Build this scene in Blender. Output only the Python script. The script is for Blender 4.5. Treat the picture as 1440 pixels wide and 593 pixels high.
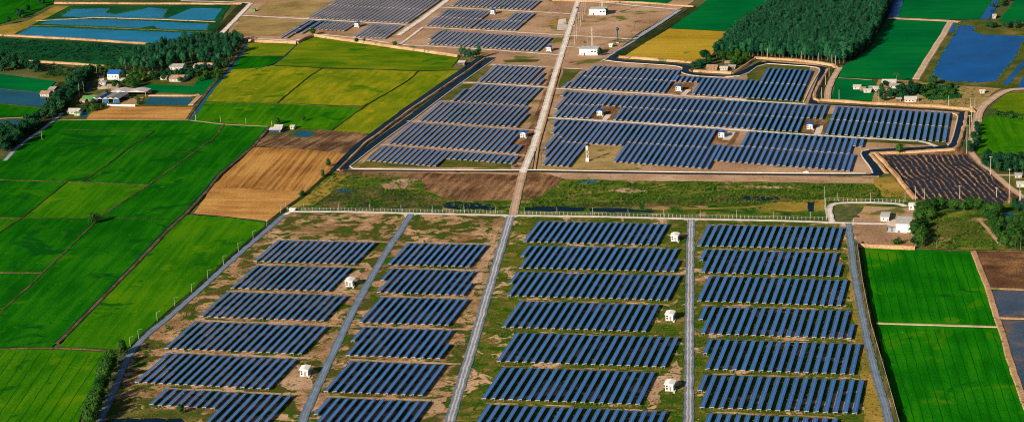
import bpy, bmesh, math, random
from mathutils import Vector, Matrix, geometry

for o in list(bpy.data.objects):
    bpy.data.objects.remove(o, do_unlink=True)
scene = bpy.context.scene
COL = scene.collection

# ------------------------------------------------------------------ camera
CAM_H = 496.4                       # metres above the plain
FOCAL_PX = 2860.0                   # for a picture 1440 px wide
PITCH, ROLL, YAW = 0.28912, -0.05543, 0.25908
_ca, _sa = math.cos(YAW), math.sin(YAW)
_r = Vector((_ca, _sa, 0)); _fh = Vector((-_sa, _ca, 0)); _z = Vector((0, 0, 1))
FWD = _fh * math.cos(PITCH) - _z * math.sin(PITCH)
UPV = _fh * math.sin(PITCH) + _z * math.cos(PITCH)
CX = _r * math.cos(ROLL) + UPV * math.sin(ROLL)
CY = -_r * math.sin(ROLL) + UPV * math.cos(ROLL)
cd = bpy.data.cameras.new('camera')
cam = bpy.data.objects.new('camera', cd); COL.objects.link(cam)
cd.sensor_fit = 'HORIZONTAL'; cd.sensor_width = 36.0
cd.lens = FOCAL_PX / 1440.0 * 36.0
cd.clip_start = 10.0; cd.clip_end = 60000.0
m = Matrix.Identity(4)
for i in range(3):
    m[i][0] = CX[i]; m[i][1] = CY[i]; m[i][2] = -FWD[i]
m[2][3] = CAM_H
cam.matrix_world = m
scene.camera = cam

# ------------------------------------------------------------------ light
SUN_EL, SUN_AZ = math.radians(24.0), math.radians(207.0)   # azimuth clockwise from +Y
world = bpy.data.worlds.new('World'); scene.world = world; world.use_nodes = True
wn = world.node_tree.nodes; wl = world.node_tree.links
sky = wn.new('ShaderNodeTexSky'); sky.sky_type = 'NISHITA'; sky.sun_disc = False
sky.sun_elevation = SUN_EL; sky.sun_rotation = SUN_AZ
sky.air_density = 1.0; sky.dust_density = 1.0; sky.ozone_density = 2.0
bg = wn['Background']; bg.inputs['Strength'].default_value = 0.05
wl.new(sky.outputs[0], bg.inputs['Color'])
sd = bpy.data.lights.new('sun', 'SUN'); sd.energy = 5.0; sd.angle = math.radians(0.53)
sd.color = (1.0, 0.86, 0.66)
sun = bpy.data.objects.new('sun', sd); COL.objects.link(sun)
sdir = Vector((math.sin(SUN_AZ) * math.cos(SUN_EL), math.cos(SUN_AZ) * math.cos(SUN_EL), math.sin(SUN_EL)))
sun.rotation_euler = sdir.to_track_quat('Z', 'Y').to_euler()
sun.location = (0, 0, 900)
vs = scene.view_settings
vs.view_transform = 'Standard'; vs.look = 'None'; vs.gamma = 1.0; vs.exposure = 0.80
vs.use_curve_mapping = False
scene.cycles.filter_width = 1.05

# ------------------------------------------------------------------ layout helpers
S = 1435 / 300.0
TILE = dict(a=(0, 0), b=(300, 0), c=(560, 0), d=(840, 0), e=(1140, 0), f=(0, 100), g=(1140, 240), h=(0, 469),
            i=(260, 150), j=(400, 225), k=(690, 225), l=(960, 225), m=(1140, 340), n=(1140, 469), o=(0, 200),
            K=(500, 80), L=(500, 150), M=(750, 80), N=(750, 150), O=(1020, 80), P=(1120, 150),
            A=(180, 320), B=(180, 440), C=(420, 320), D=(420, 469), E=(680, 300), F=(660, 469), G=(950, 300),
            H=(950, 469), I=(680, 400), J=(950, 400))

def px(t, x, y):
    """survey sheet coordinate -> photograph coordinate"""
    if t == '':
        return (x, y)
    if t == '1': return (x / 2.965, y / 2.965)
    if t == '4': return (1040 + x / 2.965, y / 2.965)
    if t == '8': return (1040 + x / 2.965, 180 + y / 2.965)
    if t == '0': return (300 + x / 2.785, 380 + y / 2.785)
    ox, oy = TILE[t]
    return (ox + x / S, oy + y / S)

def gp(x, y, h=0.0):
    """photograph coordinate -> point of the plain (metres), for something h metres above it"""
    u = (x - 720.0) / FOCAL_PX; v = -(y - 296.5) / FOCAL_PX
    d = FWD + CX * u + CY * v
    k = (CAM_H - h) / -d.z
    return (d.x * k, d.y * k)

def g(t, x, y, h=0.0):
    return gp(*px(t, x, y), h)

def Q(t, *c):
    return [g(t, c[n], c[n + 1]) for n in range(0, len(c), 2)]

def link(o, parent=None):
    COL.objects.link(o)
    if parent is not None: o.parent = parent
    return o

def tag(o, label=None, cat=None, group=None, kind=None):
    if label: o['label'] = label
    if cat: o['category'] = cat
    if group: o['group'] = group
    if kind: o['kind'] = kind
    return o

def mesh(name, v, f, mat=None, uv=None, smooth=False):
    me = bpy.data.meshes.new(name)
    me.from_pydata(v, [], f)
    if uv:
        l = me.uv_layers.new(name='UVMap')
        for p in me.polygons:
            for li in p.loop_indices:
                l.data[li].uv = uv[me.loops[li].vertex_index]
    if mat: me.materials.append(mat)
    if smooth: me.polygons.foreach_set('use_smooth', [True] * len(me.polygons))
    me.update()
    return me

def ob(name, me, parent=None, loc=None, rot=None):
    o = bpy.data.objects.new(name, me)
    if loc is not None: o.location = loc
    if rot is not None: o.rotation_euler = rot
    return link(o, parent)

def empty(name, loc=(0, 0, 0), rz=0.0):
    o = bpy.data.objects.new(name, None); o.location = loc; o.rotation_euler = (0, 0, rz); o.empty_display_size = 1
    return link(o)

class MB:
    """collects boxes, prisms, tubes into one mesh"""
    def __init__(s): s.v = []; s.f = []
    def add(s, v, f):
        n = len(s.v); s.v += [tuple(p) for p in v]; s.f += [tuple(i + n for i in q) for q in f]; return s
    def box(s, x0, y0, z0, x1, y1, z1):
        v = [(x0, y0, z0), (x1, y0, z0), (x1, y1, z0), (x0, y1, z0), (x0, y0, z1), (x1, y0, z1), (x1, y1, z1), (x0, y1, z1)]
        return s.add(v, [(0, 3, 2, 1), (4, 5, 6, 7), (0, 1, 5, 4), (1, 2, 6, 5), (2, 3, 7, 6), (3, 0, 4, 7)])
    def tube(s, a, b, r0, r1, n=6):
        a = Vector(a); b = Vector(b); d = (b - a).normalized()
        u = d.orthogonal().normalized(); w = d.cross(u)
        v = []
        for c, r in ((a, r0), (b, r1)):
            for k in range(n):
                t = 2 * math.pi * k / n
                v.append(c + (u * math.cos(t) + w * math.sin(t)) * r)
        f = [(k, (k + 1) % n, n + (k + 1) % n, n + k) for k in range(n)]
        f += [tuple(range(n))[::-1], tuple(range(n, 2 * n))]
        return s.add(v, f)
    def ball(s, c, rx, ry, rz, n=8, m=5):
        v = [(c[0], c[1], c[2] - rz)]
        for j in range(1, m):
            t = math.pi * j / m - math.pi / 2
            for k in range(n):
                p = 2 * math.pi * k / n
                v.append((c[0] + rx * math.cos(t) * math.cos(p), c[1] + ry * math.cos(t) * math.sin(p), c[2] + rz * math.sin(t)))
        v.append((c[0], c[1], c[2] + rz)); f = []
        for k in range(n): f.append((0, 1 + (k + 1) % n, 1 + k))
        for j in range(m - 2):
            for k in range(n):
                f.append((1 + j * n + k, 1 + j * n + (k + 1) % n, 1 + (j + 1) * n + (k + 1) % n, 1 + (j + 1) * n + k))
        e = len(v) - 1; b = 1 + (m - 2) * n
        for k in range(n): f.append((b + k, b + (k + 1) % n, e))
        return s.add(v, f)
    def mesh(s, name, mat, smooth=False): return mesh(name, s.v, s.f, mat, None, smooth)
    def build(s, name, mat, parent=None, smooth=False): return ob(name, s.mesh(name, mat, smooth), parent)

# ------------------------------------------------------------------ materials
def ramp(nt, fac, stops):
    r = nt.nodes.new('ShaderNodeValToRGB')
    while len(r.color_ramp.elements) < len(stops): r.color_ramp.elements.new(0.5)
    for e, (p, c) in zip(r.color_ramp.elements, stops):
        e.position = p; e.color = (c[0], c[1], c[2], 1)
    nt.links.new(fac, r.inputs[0]); return r.outputs[0]

def noise(nt, co, scale, detail=4, rough=0.55, dist=0.0):
    n = nt.nodes.new('ShaderNodeTexNoise'); n.inputs['Scale'].default_value = scale
    n.inputs['Detail'].default_value = detail; n.inputs['Roughness'].default_value = rough
    n.inputs['Distortion'].default_value = dist
    nt.links.new(co, n.inputs['Vector']); return n.outputs['Fac']

def mapping(nt, co, rot=0.0, sc=(1, 1, 1)):
    mp = nt.nodes.new('ShaderNodeMapping'); mp.vector_type = 'TEXTURE'; mp.inputs['Rotation'].default_value = (0, 0, rot)
    mp.inputs['Scale'].default_value = tuple(1 / q for q in sc); nt.links.new(co, mp.inputs[0]); return mp.outputs[0]

def math_(nt, op, a, b=None, clamp=False):
    n = nt.nodes.new('ShaderNodeMath'); n.operation = op; n.use_clamp = clamp
    for k, s in enumerate((a, b)):
        if s is None: continue
        if isinstance(s, (int, float)): n.inputs[k].default_value = s
        else: nt.links.new(s, n.inputs[k])
    return n.outputs[0]

def mixc(nt, fac, a, b, mode='MIX'):
    n = nt.nodes.new('ShaderNodeMix'); n.data_type = 'RGBA'; n.blend_type = mode
    for k, s in ((0, fac), (6, a), (7, b)):
        if isinstance(s, (int, float)): n.inputs[k].default_value = s
        elif isinstance(s, tuple): n.inputs[k].default_value = (*s[:3], 1)
        else: nt.links.new(s, n.inputs[k])
    return n.outputs[2]

def new_mat(name):
    M = bpy.data.materials.new(name); M.use_nodes = True
    nt = M.node_tree; b = nt.nodes['Principled BSDF']
    b.inputs['Roughness'].default_value = 0.9; b.inputs['Specular IOR Level'].default_value = 0.15
    return M, nt, b

def pos(nt):
    return nt.nodes.new('ShaderNodeNewGeometry').outputs['Position']

def across(t, x0, y0, x1, y1):
    """angle of the direction square to a line on the plain"""
    a = g(t, x0, y0); b = g(t, x1, y1)
    return math.atan2(b[1] - a[1], b[0] - a[0]) - math.pi / 2
AL = across('', 132, 314, 66, 379); AO = across('', 453, 96, 390, 145); AS = across('i', 590, 310, 420, 500)
AR = across('m', 580, 80, 690, 520); AB = across('P', 700, 370, 900, 590); AP = across('i', 1200, 190, 1000, 290); AH = math.pi / 2
def land(name, cols, big=0.012, fine=0.35, streak=None, spots=None, bump=0.6, fine_amt=0.55, rough=0.95, wl_=0.5, grain=0.75, speck=0.22):
    """ground cover: large patches, fine grain, optional drill streaks (angle, across, along) and spots (colour, scale, threshold)"""
    M, nt, b = new_mat(name); co = pos(nt)
    f = noise(nt, co, big, 5, 0.6)
    f2 = noise(nt, co, fine * 1.8, 6, 0.75)
    s = math_(nt, 'MULTIPLY', math_(nt, 'SUBTRACT', f2, 0.5), fine_amt * 2)
    fac = math_(nt, 'ADD', f, s)
    if streak:
        mp = mapping(nt, co, streak[0], (streak[1], streak[2], 1))
        f3 = noise(nt, mp, 1.0, 3, 0.5)
        fac = math_(nt, 'ADD', fac, math_(nt, 'MULTIPLY', math_(nt, 'SUBTRACT', f3, 0.5), streak[3]))
    n = len(cols)
    c = ramp(nt, fac, [(0.28 + 0.46 * k / (n - 1), cols[k]) for k in range(n)])
    if spots:
        for col, sc, th, soft in spots:
            f4 = noise(nt, co, sc, 6, 0.62, 0.6)
            k = nt.nodes.new('ShaderNodeMapRange'); k.inputs[1].default_value = th; k.inputs[2].default_value = th + soft
            nt.links.new(f4, k.inputs[0]); c = mixc(nt, k.outputs[0], c, col)
    c = mixc(nt, 1.0, c, ramp(nt, noise(nt, co, grain, 4, 0.8), [(0.30, (1 - speck, 1 - speck, 1 - speck)), (0.70, (1 + speck * .8, 1 + speck * .8, 1 + speck * .8))]), 'MULTIPLY')
    nt.links.new(c, b.inputs['Base Color']); b.inputs['Roughness'].default_value = rough
    b.inputs['Specular IOR Level'].default_value = 0.0 if rough > .5 else 0.1
    if bump:
        bm_ = nt.nodes.new('ShaderNodeBump'); bm_.inputs['Strength'].default_value = bump; bm_.inputs['Distance'].default_value = wl_
        nt.links.new(noise(nt, co, fine * 1.6, 5, 0.7), bm_.inputs['Height'])
        nt.links.new(bm_.outputs[0], b.inputs['Normal'])
    return M

def plain(name, col, rough=0.7, var=0.25, scale=0.8, spec=0.3, metal=0.0):
    M, nt, b = new_mat(name); co = pos(nt)
    f = noise(nt, co, scale, 4, 0.6)
    c = ramp(nt, f, [(0.3, tuple(x * (1 - var) for x in col)), (0.7, tuple(min(1, x * (1 + var * 0.6)) for x in col))])
    nt.links.new(c, b.inputs['Base Color']); b.inputs['Roughness'].default_value = rough
    b.inputs['Specular IOR Level'].default_value = spec; b.inputs['Metallic'].default_value = metal
    return M

def water(name, col, rough=0.18):
    M, nt, b = new_mat(name); co = pos(nt)
    f = noise(nt, co, 0.02, 4, 0.6)
    f = math_(nt, 'ADD', math_(nt, 'MULTIPLY', f, .65), math_(nt, 'MULTIPLY', noise(nt, co, 0.25, 5, 0.7), .35))
    c = ramp(nt, f, [(0.36, tuple(x * 0.72 for x in col)), (0.64, tuple(x * 1.25 for x in col))])
    nt.links.new(c, b.inputs['Base Color']); b.inputs['Roughness'].default_value = rough
    b.inputs['Specular IOR Level'].default_value = 0.006
    bm_ = nt.nodes.new('ShaderNodeBump'); bm_.inputs['Strength'].default_value = 0.25; bm_.inputs['Distance'].default_value = 0.3
    nt.links.new(noise(nt, co, 0.5, 4, 0.6), bm_.inputs['Height']); nt.links.new(bm_.outputs[0], b.inputs['Normal'])
    return M

def road_mat(name, edge, track, centre, lanes=True):
    """gravel road: u runs across the road, worn wheel tracks along it"""
    M, nt, b = new_mat(name); co = pos(nt)
    uvn = nt.nodes.new('ShaderNodeUVMap'); sp = nt.nodes.new('ShaderNodeSeparateXYZ'); nt.links.new(uvn.outputs[0], sp.inputs[0])
    wob = math_(nt, 'MULTIPLY', math_(nt, 'SUBTRACT', noise(nt, co, 0.05, 3), 0.5), 0.16)
    u = math_(nt, 'ABSOLUTE', math_(nt, 'SUBTRACT', math_(nt, 'ADD', sp.outputs[0], wob), 0.5))
    u = math_(nt, 'ADD', u, math_(nt, 'MULTIPLY', math_(nt, 'SUBTRACT', noise(nt, co, 0.6, 4, 0.7), 0.5), 0.16))
    st = [(0.0, centre), (0.06, centre), (0.13, track), (0.2, track), (0.28, edge), (0.42, edge)]
    c = ramp(nt, u, st)
    f = noise(nt, co, 0.9, 5, 0.7)
    c = mixc(nt, 1.0, c, ramp(nt, f, [(0.25, (0.66, 0.66, 0.66)), (0.75, (1.22, 1.22, 1.22))]), 'MULTIPLY')
    c = mixc(nt, 1.0, c, ramp(nt, noise(nt, co, 0.08, 4, 0.7), [(0.3, (0.74, 0.72, 0.70)), (0.6, (1.1, 1.1, 1.1))]), 'MULTIPLY')
    nt.links.new(c, b.inputs['Base Color'])
    return M

def leaf_mat(name, c0, c1, var=0.5):
    M, nt, b = new_mat(name)
    oi = nt.nodes.new('ShaderNodeObjectInfo')
    tc = nt.nodes.new('ShaderNodeTexCoord')
    f = noise(nt, tc.outputs['Object'], 0.45, 5, 0.75)
    if var == 0:
        f = math_(nt, 'ADD', math_(nt, 'MULTIPLY', f, .75), math_(nt, 'MULTIPLY', math_(nt, 'SUBTRACT', noise(nt, tc.outputs['Object'], 0.16, 2, 0.5), .3), .8))
    fac = math_(nt, 'ADD', math_(nt, 'MULTIPLY', oi.outputs['Random'], var), math_(nt, 'MULTIPLY', f, 1 - var * 0.6))
    c = ramp(nt, fac, [(0.2, c0), (0.95, c1)])
    nt.links.new(c, b.inputs['Base Color']); b.inputs['Roughness'].default_value = 0.7; b.inputs['Specular IOR Level'].default_value = 0.0
    tl = nt.nodes.new('ShaderNodeBsdfTranslucent'); nt.links.new(c, tl.inputs['Color'])
    mx = nt.nodes.new('ShaderNodeMixShader'); mx.inputs[0].default_value = 0.35
    nt.links.new(b.outputs[0], mx.inputs[1]); nt.links.new(tl.outputs[0], mx.inputs[2])
    nt.links.new(mx.outputs[0], nt.nodes['Material Output'].inputs['Surface'])
    return M

MAT = {}
# crops and soils
MAT['rice_dark'] = land('rice_dark', [(0.003, 0.068, 0.002), (0.006, 0.102, 0.0025), (0.018, 0.138, 0.003)], 0.012, 0.35, (AL, 0.16, 0.012, 0.9), [((0.026, 0.135, 0.003), 0.016, 0.60, 0.08), ((0.003, 0.062, 0.004), 0.022, 0.56, 0.06), ((0.04, 0.145, 0.003), 0.10, 0.64, 0.05)], speck=.34)
MAT['rice_deep'] = land('rice_deep', [(0.0005, 0.080, 0.022), (0.001, 0.112, 0.026), (0.004, 0.14, 0.022)], 0.01, 0.3, (AH, 0.10, 0.012, 0.5), speck=.12)
MAT['rice_right'] = land('rice_right', [(0.003, 0.088, 0.002), (0.006, 0.132, 0.0025), (0.018, 0.168, 0.003)], 0.02, 0.35, (AR, 0.16, 0.012, 0.8), [((0.045, 0.165, 0.003), 0.02, 0.58, 0.08), ((0.003, 0.080, 0.004), 0.03, 0.59, 0.06), ((0.30, 0.24, 0.08), 0.12, 0.70, 0.04)], speck=.28)
MAT['rice_bright'] = land('rice_bright', [(0.014, 0.100, 0.002), (0.028, 0.142, 0.0025), (0.060, 0.175, 0.003)], 0.012, 0.35, (AL, 0.20, 0.012, 0.9), [((0.080, 0.18, 0.003), 0.02, 0.58, 0.08), ((0.008, 0.085, 0.003), 0.03, 0.59, 0.06), ((0.07, 0.17, 0.003), 0.09, 0.63, 0.05)], speck=.28)
MAT['rice_olive'] = land('rice_olive', [(0.070, 0.130, 0.004), (0.145, 0.182, 0.006), (0.27, 0.245, 0.009)], 0.012, 0.3, (AO, 0.14, 0.02, 0.7), [((0.050, 0.13, 0.004), 0.03, 0.57, 0.08), ((0.30, 0.24, 0.012), 0.05, 0.62, 0.08)], speck=.3)
MAT['rice_olive_green'] = land('rice_olive_green', [(0.034, 0.105, 0.003), (0.092, 0.155, 0.005), (0.19, 0.205, 0.007)], 0.010, 0.3, (AH, 0.08, 0.015, 0.7), [((0.03, 0.11, 0.004), 0.03, 0.58, 0.08)], speck=.3)
MAT['rice_gold'] = land('rice_gold', [(0.24, 0.155, 0.014), (0.335, 0.225, 0.020), (0.42, 0.285, 0.035)], 0.01, 0.22, (AH, 0.10, 0.01, 0.6), [((0.12, 0.13, 0.02), 0.03, 0.64, 0.08)])
MAT['stubble'] = land('stubble', [(0.16, 0.070, 0.022), (0.33, 0.158, 0.044), (0.46, 0.25, 0.075)], 0.012, 0.3, (AS, 0.30, 0.008, 1.05), speck=.45)
MAT['stubble_pale'] = land('stubble_pale', [(0.25, 0.12, 0.036), (0.38, 0.19, 0.055), (0.50, 0.29, 0.09)], 0.02, 0.25, (AH, 0.15, 0.01, 0.8), speck=.3)
MAT['ploughed'] = land('ploughed', [(0.05, 0.030, 0.018), (0.13, 0.075, 0.042), (0.28, 0.17, 0.09)], 0.03, 0.25, (AP, 0.22, 0.02, 1.2), bump=1.0, wl_=1.0)
MAT['brown_soil'] = land('brown_soil', [(0.085, 0.044, 0.022), (0.20, 0.108, 0.056), (0.36, 0.21, 0.11)], 0.03, 0.5, (0.0, 0.25, 0.03, 0.9), bump=1.0, wl_=1.4, grain=.4, speck=.5)
MAT['tan_soil'] = land('tan_soil', [(0.25, 0.15, 0.09), (0.38, 0.245, 0.155), (0.50, 0.345, 0.23)], 0.03, 0.5, None, [((0.09, 0.09, 0.025), 0.14, 0.60, 0.06)], speck=.4)
MAT['orange_soil'] = land('orange_soil', [(0.24, 0.135, 0.070), (0.37, 0.225, 0.125), (0.46, 0.30, 0.18)], 0.03, 0.3, None, [((0.12, 0.11, 0.04), 0.10, 0.58, 0.06)], speck=.35)
MAT['bund'] = land('bund', [(0.025, 0.035, 0.012), (0.075, 0.062, 0.028), (0.17, 0.12, 0.06)], 0.05, 0.3, speck=.4)
MAT['drill'] = plain('drill', (0.004, 0.066, 0.003), 0.95, 0.2, 0.2, 0.0)
MAT['bund_dark'] = land('bund_dark', [(0.010, 0.022, 0.008), (0.025, 0.035, 0.012), (0.06, 0.06, 0.02)], 0.02, 0.2)
MAT['dry_plain'] = land('dry_plain', [(0.20, 0.115, 0.065), (0.34, 0.21, 0.13), (0.46, 0.315, 0.215)], 0.015, 0.3, None, [((0.10, 0.115, 0.025), 0.022, 0.57, 0.06), ((0.28, 0.18, 0.04), 0.05, 0.6, 0.06), ((0.13, 0.075, 0.04), 0.04, 0.62, 0.06)], speck=.35)
MAT['dry_yellow'] = land('dry_yellow', [(0.16, 0.11, 0.045), (0.27, 0.19, 0.075), (0.36, 0.25, 0.11)], 0.02, 0.2, (AH, 0.1, 0.03, 0.5),
                         [((0.10, 0.12, 0.03), 0.04, 0.58, 0.1)])
MAT['farm_west'] = land('farm_west', [(0.15, 0.085, 0.040), (0.34, 0.195, 0.105), (0.56, 0.36, 0.225)], 0.03, 0.5, (AH, 0.14, 0.05, 0.6), [((0.065, 0.066, 0.016), 0.045, 0.50, 0.05), ((0.034, 0.076, 0.008), 0.08, 0.53, 0.05), ((0.11, 0.15, 0.015), 0.2, 0.59, 0.05)], speck=.42)
MAT['farm_east'] = land('farm_east', [(0.034, 0.064, 0.007), (0.072, 0.098, 0.012), (0.16, 0.14, 0.025)], 0.03, 0.5, (AH, 0.14, 0.05, 0.6), [((0.22, 0.135, 0.055), 0.06, 0.56, 0.06), ((0.48, 0.30, 0.18), 0.035, 0.57, 0.03), ((0.024, 0.078, 0.006), 0.10, 0.54, 0.05), ((0.15, 0.17, 0.012), 0.25, 0.60, 0.05)], speck=.42)
MAT['scrub'] = land('scrub', [(0.018, 0.058, 0.008), (0.055, 0.105, 0.012), (0.20, 0.18, 0.03)], 0.04, 0.4, (AH, 0.10, 0.03, 0.7), [((0.30, 0.175, 0.085), 0.035, 0.58, 0.05), ((0.016, 0.060, 0.010), 0.06, 0.55, 0.05)], speck=.5)
MAT['gold_grass'] = land('gold_grass', [(0.09, 0.10, 0.015), (0.24, 0.17, 0.03), (0.38, 0.235, 0.06)], 0.03, 0.4, speck=.4)
MAT['green_scrub'] = land('green_scrub', [(0.002, 0.040, 0.016), (0.006, 0.062, 0.020), (0.02, 0.090, 0.022)], 0.02, 0.25, speck=.35)
MAT['grass_bank'] = land('grass_bank', [(0.025, 0.055, 0.008), (0.070, 0.085, 0.016), (0.19, 0.135, 0.045)], 0.03, 0.3, speck=.4)
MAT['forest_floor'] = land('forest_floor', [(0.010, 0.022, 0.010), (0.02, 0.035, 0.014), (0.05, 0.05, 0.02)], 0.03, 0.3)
MAT['ground'] = land('ground', [(0.03, 0.055, 0.015), (0.07, 0.085, 0.03), (0.16, 0.13, 0.06)], 0.006, 0.1)
MAT['burnt'] = land('burnt', [(0.014, 0.016, 0.026), (0.026, 0.026, 0.036), (0.05, 0.044, 0.046), (0.38, 0.21, 0.09)], 0.06, 0.35, (AB, 0.42, 0.03, 1.7), bump=0.8)
def burnt_mat():
    M, nt, b = new_mat('burnt_rows'); co = pos(nt)
    mp = mapping(nt, co, AB, (1, 1, 1))
    sx = nt.nodes.new('ShaderNodeSeparateXYZ'); nt.links.new(mp, sx.inputs[0])
    w = math_(nt, 'ADD', math_(nt, 'MULTIPLY', sx.outputs[0], 1 / 5.0), math_(nt, 'MULTIPLY', noise(nt, co, 0.03, 3), 2.2))
    k = math_(nt, 'PINGPONG', w, 0.5)
    k = math_(nt, 'ADD', k, math_(nt, 'MULTIPLY', math_(nt, 'SUBTRACT', noise(nt, co, 0.16, 6, 0.8), 0.5), 1.15))
    c = ramp(nt, k, [(0.12, (0.010, 0.013, 0.024)), (0.32, (0.026, 0.026, 0.034)), (0.41, (0.08, 0.05, 0.035)), (0.54, (0.40, 0.21, 0.09))])
    nt.links.new(c, b.inputs['Base Color']); return M
MAT['bog'] = land('bog', [(0.018, 0.036, 0.014), (0.060, 0.064, 0.022), (0.20, 0.125, 0.055)], 0.04, 0.4, (AH, 0.10, 0.03, 0.8), [((0.02, 0.065, 0.010), 0.06, 0.54, 0.05)], speck=.5)
MAT['wet_mud'] = land('wet_mud', [(0.015, 0.028, 0.055), (0.035, 0.055, 0.095), (0.09, 0.085, 0.085)], 0.02, 0.3, None, [((0.12, 0.075, 0.045), 0.04, 0.55, 0.08)], rough=0.35)
MAT['mud_brown'] = land('mud_brown', [(0.055, 0.026, 0.015), (0.12, 0.060, 0.032), (0.32, 0.17, 0.07)], 0.025, 0.35, (AH, 0.08, 0.03, 0.6))
MAT['pale_yard'] = land('pale_yard', [(0.40, 0.33, 0.27), (0.52, 0.44, 0.37), (0.62, 0.54, 0.46)], 0.05, 0.5)
# roads
MAT['road_grey'] = road_mat('road_grey', (0.13, 0.165, 0.23), (0.44, 0.42, 0.41), (0.20, 0.225, 0.27))
MAT['road_blue'] = road_mat('road_blue', (0.10, 0.145, 0.205), (0.17, 0.215, 0.285), (0.125, 0.17, 0.235))
MAT['road_pale'] = road_mat('road_pale', (0.50, 0.43, 0.37), (0.70, 0.66, 0.61), (0.60, 0.55, 0.50))
MAT['road_dirt'] = road_mat('road_dirt', (0.36, 0.24, 0.16), (0.50, 0.36, 0.26), (0.42, 0.29, 0.2))
MAT['concrete_pale'] = plain('concrete_pale', (0.48, 0.43, 0.37), 0.85, 0.25, 0.3)
# water
MAT['water_teal'] = water('water_teal', (0.0015, 0.125, 0.24))
MAT['water_blue'] = water('water_blue', (0.001, 0.060, 0.215))
MAT['water_navy'] = water('water_navy', (0.003, 0.012, 0.026))
MAT['water_grey'] = water('water_grey', (0.006, 0.065, 0.11))
# built things
MAT['white'] = plain('white', (0.70, 0.68, 0.66), 0.7, 0.12, 0.8, 0.1)
MAT['off_white'] = plain('off_white', (0.42, 0.40, 0.37), 0.7, 0.3, 0.5)
MAT['blue_roof'] = plain('blue_roof', (0.015, 0.095, 0.33), 0.6, 0.15, 1.0, 0.1)
MAT['grey_roof'] = plain('grey_roof', (0.26, 0.25, 0.25), 0.6, 0.35, 0.3)
MAT['rust_roof'] = plain('rust_roof', (0.28, 0.17, 0.11), 0.7, 0.3, 0.4)
MAT['green_roof'] = plain('green_roof', (0.06, 0.22, 0.06), 0.6, 0.2, 0.5)
MAT['window_dark'] = plain('window_dark', (0.02, 0.028, 0.04), 0.25, 0.1, 1.0, 0.5)
MAT['concrete'] = plain('concrete', (0.42, 0.40, 0.37), 0.85, 0.2, 0.8)
MAT['pole'] = plain('pole', (0.42, 0.38, 0.31), 0.8, 0.15, 0.8)
MAT['steel'] = plain('steel', (0.24, 0.25, 0.27), 0.5, 0.1, 1.0)
MAT['alu'] = plain('alu', (0.42, 0.40, 0.37), 0.5, 0.15, 1.0)
MAT['rail'] = plain('rail', (0.15, 0.21, 0.30), 0.4, 0.1, 1.0)
MAT['dark_blue'] = plain('dark_blue', (0.01, 0.035, 0.12), 0.5, 0.1, 1.0)
MAT['transformer'] = plain('transformer', (0.22, 0.25, 0.28), 0.5, 0.1, 1.0)
MAT['rubber'] = plain('rubber', (0.02, 0.02, 0.02), 0.8, 0.1, 1.0)
MAT['red_paint'] = plain('red_paint', (0.25, 0.10, 0.06), 0.6, 0.1, 1.0)
MAT['bark'] = plain('bark', (0.15, 0.12, 0.085), 0.9, 0.4, 0.6)
MAT['bark_dark'] = plain('bark_dark', (0.09, 0.065, 0.045), 0.9, 0.3, 0.6)
MAT['leaf_euc'] = leaf_mat('leaf_euc', (0.002, 0.046, 0.028), (0.040, 0.180, 0.075), .65)
MAT['leaf_mass'] = leaf_mat('leaf_mass', (0.001, 0.030, 0.024), (0.042, 0.185, 0.075), 0.0)
MAT['leaf_broad'] = leaf_mat('leaf_broad', (0.006, 0.048, 0.014), (0.055, 0.140, 0.022))
MAT['leaf_dark'] = leaf_mat('leaf_dark', (0.002, 0.034, 0.020), (0.030, 0.110, 0.040))
MAT['leaf_palm'] = leaf_mat('leaf_palm', (0.020, 0.055, 0.012), (0.08, 0.14, 0.03))
MAT['leaf_shrub'] = leaf_mat('leaf_shrub', (0.016, 0.075, 0.010), (0.17, 0.22, 0.025))
MAT['dry_tuft'] = leaf_mat('dry_tuft', (0.035, 0.065, 0.012), (0.20, 0.19, 0.035), 0.0)

def solar_mat():
    M, nt, b = new_mat('solar_glass')
    oi = nt.nodes.new('ShaderNodeObjectInfo'); tc = nt.nodes.new('ShaderNodeTexCoord')
    br = nt.nodes.new('ShaderNodeTexBrick')
    br.inputs['Scale'].default_value = 1.0; br.offset = 0.0
    br.inputs['Mortar Size'].default_value = 0.035; br.inputs['Brick Width'].default_value = 1.0; br.inputs['Row Height'].default_value = 1.65
    co = pos(nt)
    nt.links.new(tc.outputs['Object'], br.inputs['Vector'])
    br.inputs['Color1'].default_value = (0.006, 0.060, 0.21, 1); br.inputs['Color2'].default_value = (0.010, 0.078, 0.26, 1)
    br.inputs['Mortar'].default_value = (0.06, 0.12, 0.26, 1)
    f = noise(nt, co, 0.09, 4, 0.7)
    k = math_(nt, 'ADD', 0.75, math_(nt, 'MULTIPLY', f, 0.5))
    c = mixc(nt, 1.0, br.outputs['Color'], ramp(nt, f, [(0.3, (0.8, 0.85, 0.9)), (0.7, (1.2, 1.15, 1.1))]), 'MULTIPLY')
    v_ = math_(nt, 'ADD', 0.84, math_(nt, 'MULTIPLY', oi.outputs['Random'], 0.32))
    cv = nt.nodes.new('ShaderNodeCombineColor'); [nt.links.new(v_, cv.inputs[q]) for q in range(3)]
    c = mixc(nt, 1.0, c, cv.outputs[0], 'MULTIPLY')
    nt.links.new(c, b.inputs['Base Color'])
    b.inputs['Specular IOR Level'].default_value = 0.4
    r = math_(nt, 'ADD', 0.20, math_(nt, 'MULTIPLY', oi.outputs['Random'], 0.08))
    nt.links.new(r, b.inputs['Roughness'])
    return M
MAT['solar'] = solar_mat(); MAT['burnt_rows'] = burnt_mat()

# ------------------------------------------------------------------ land sheets
rnd = random.Random(7)

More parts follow.
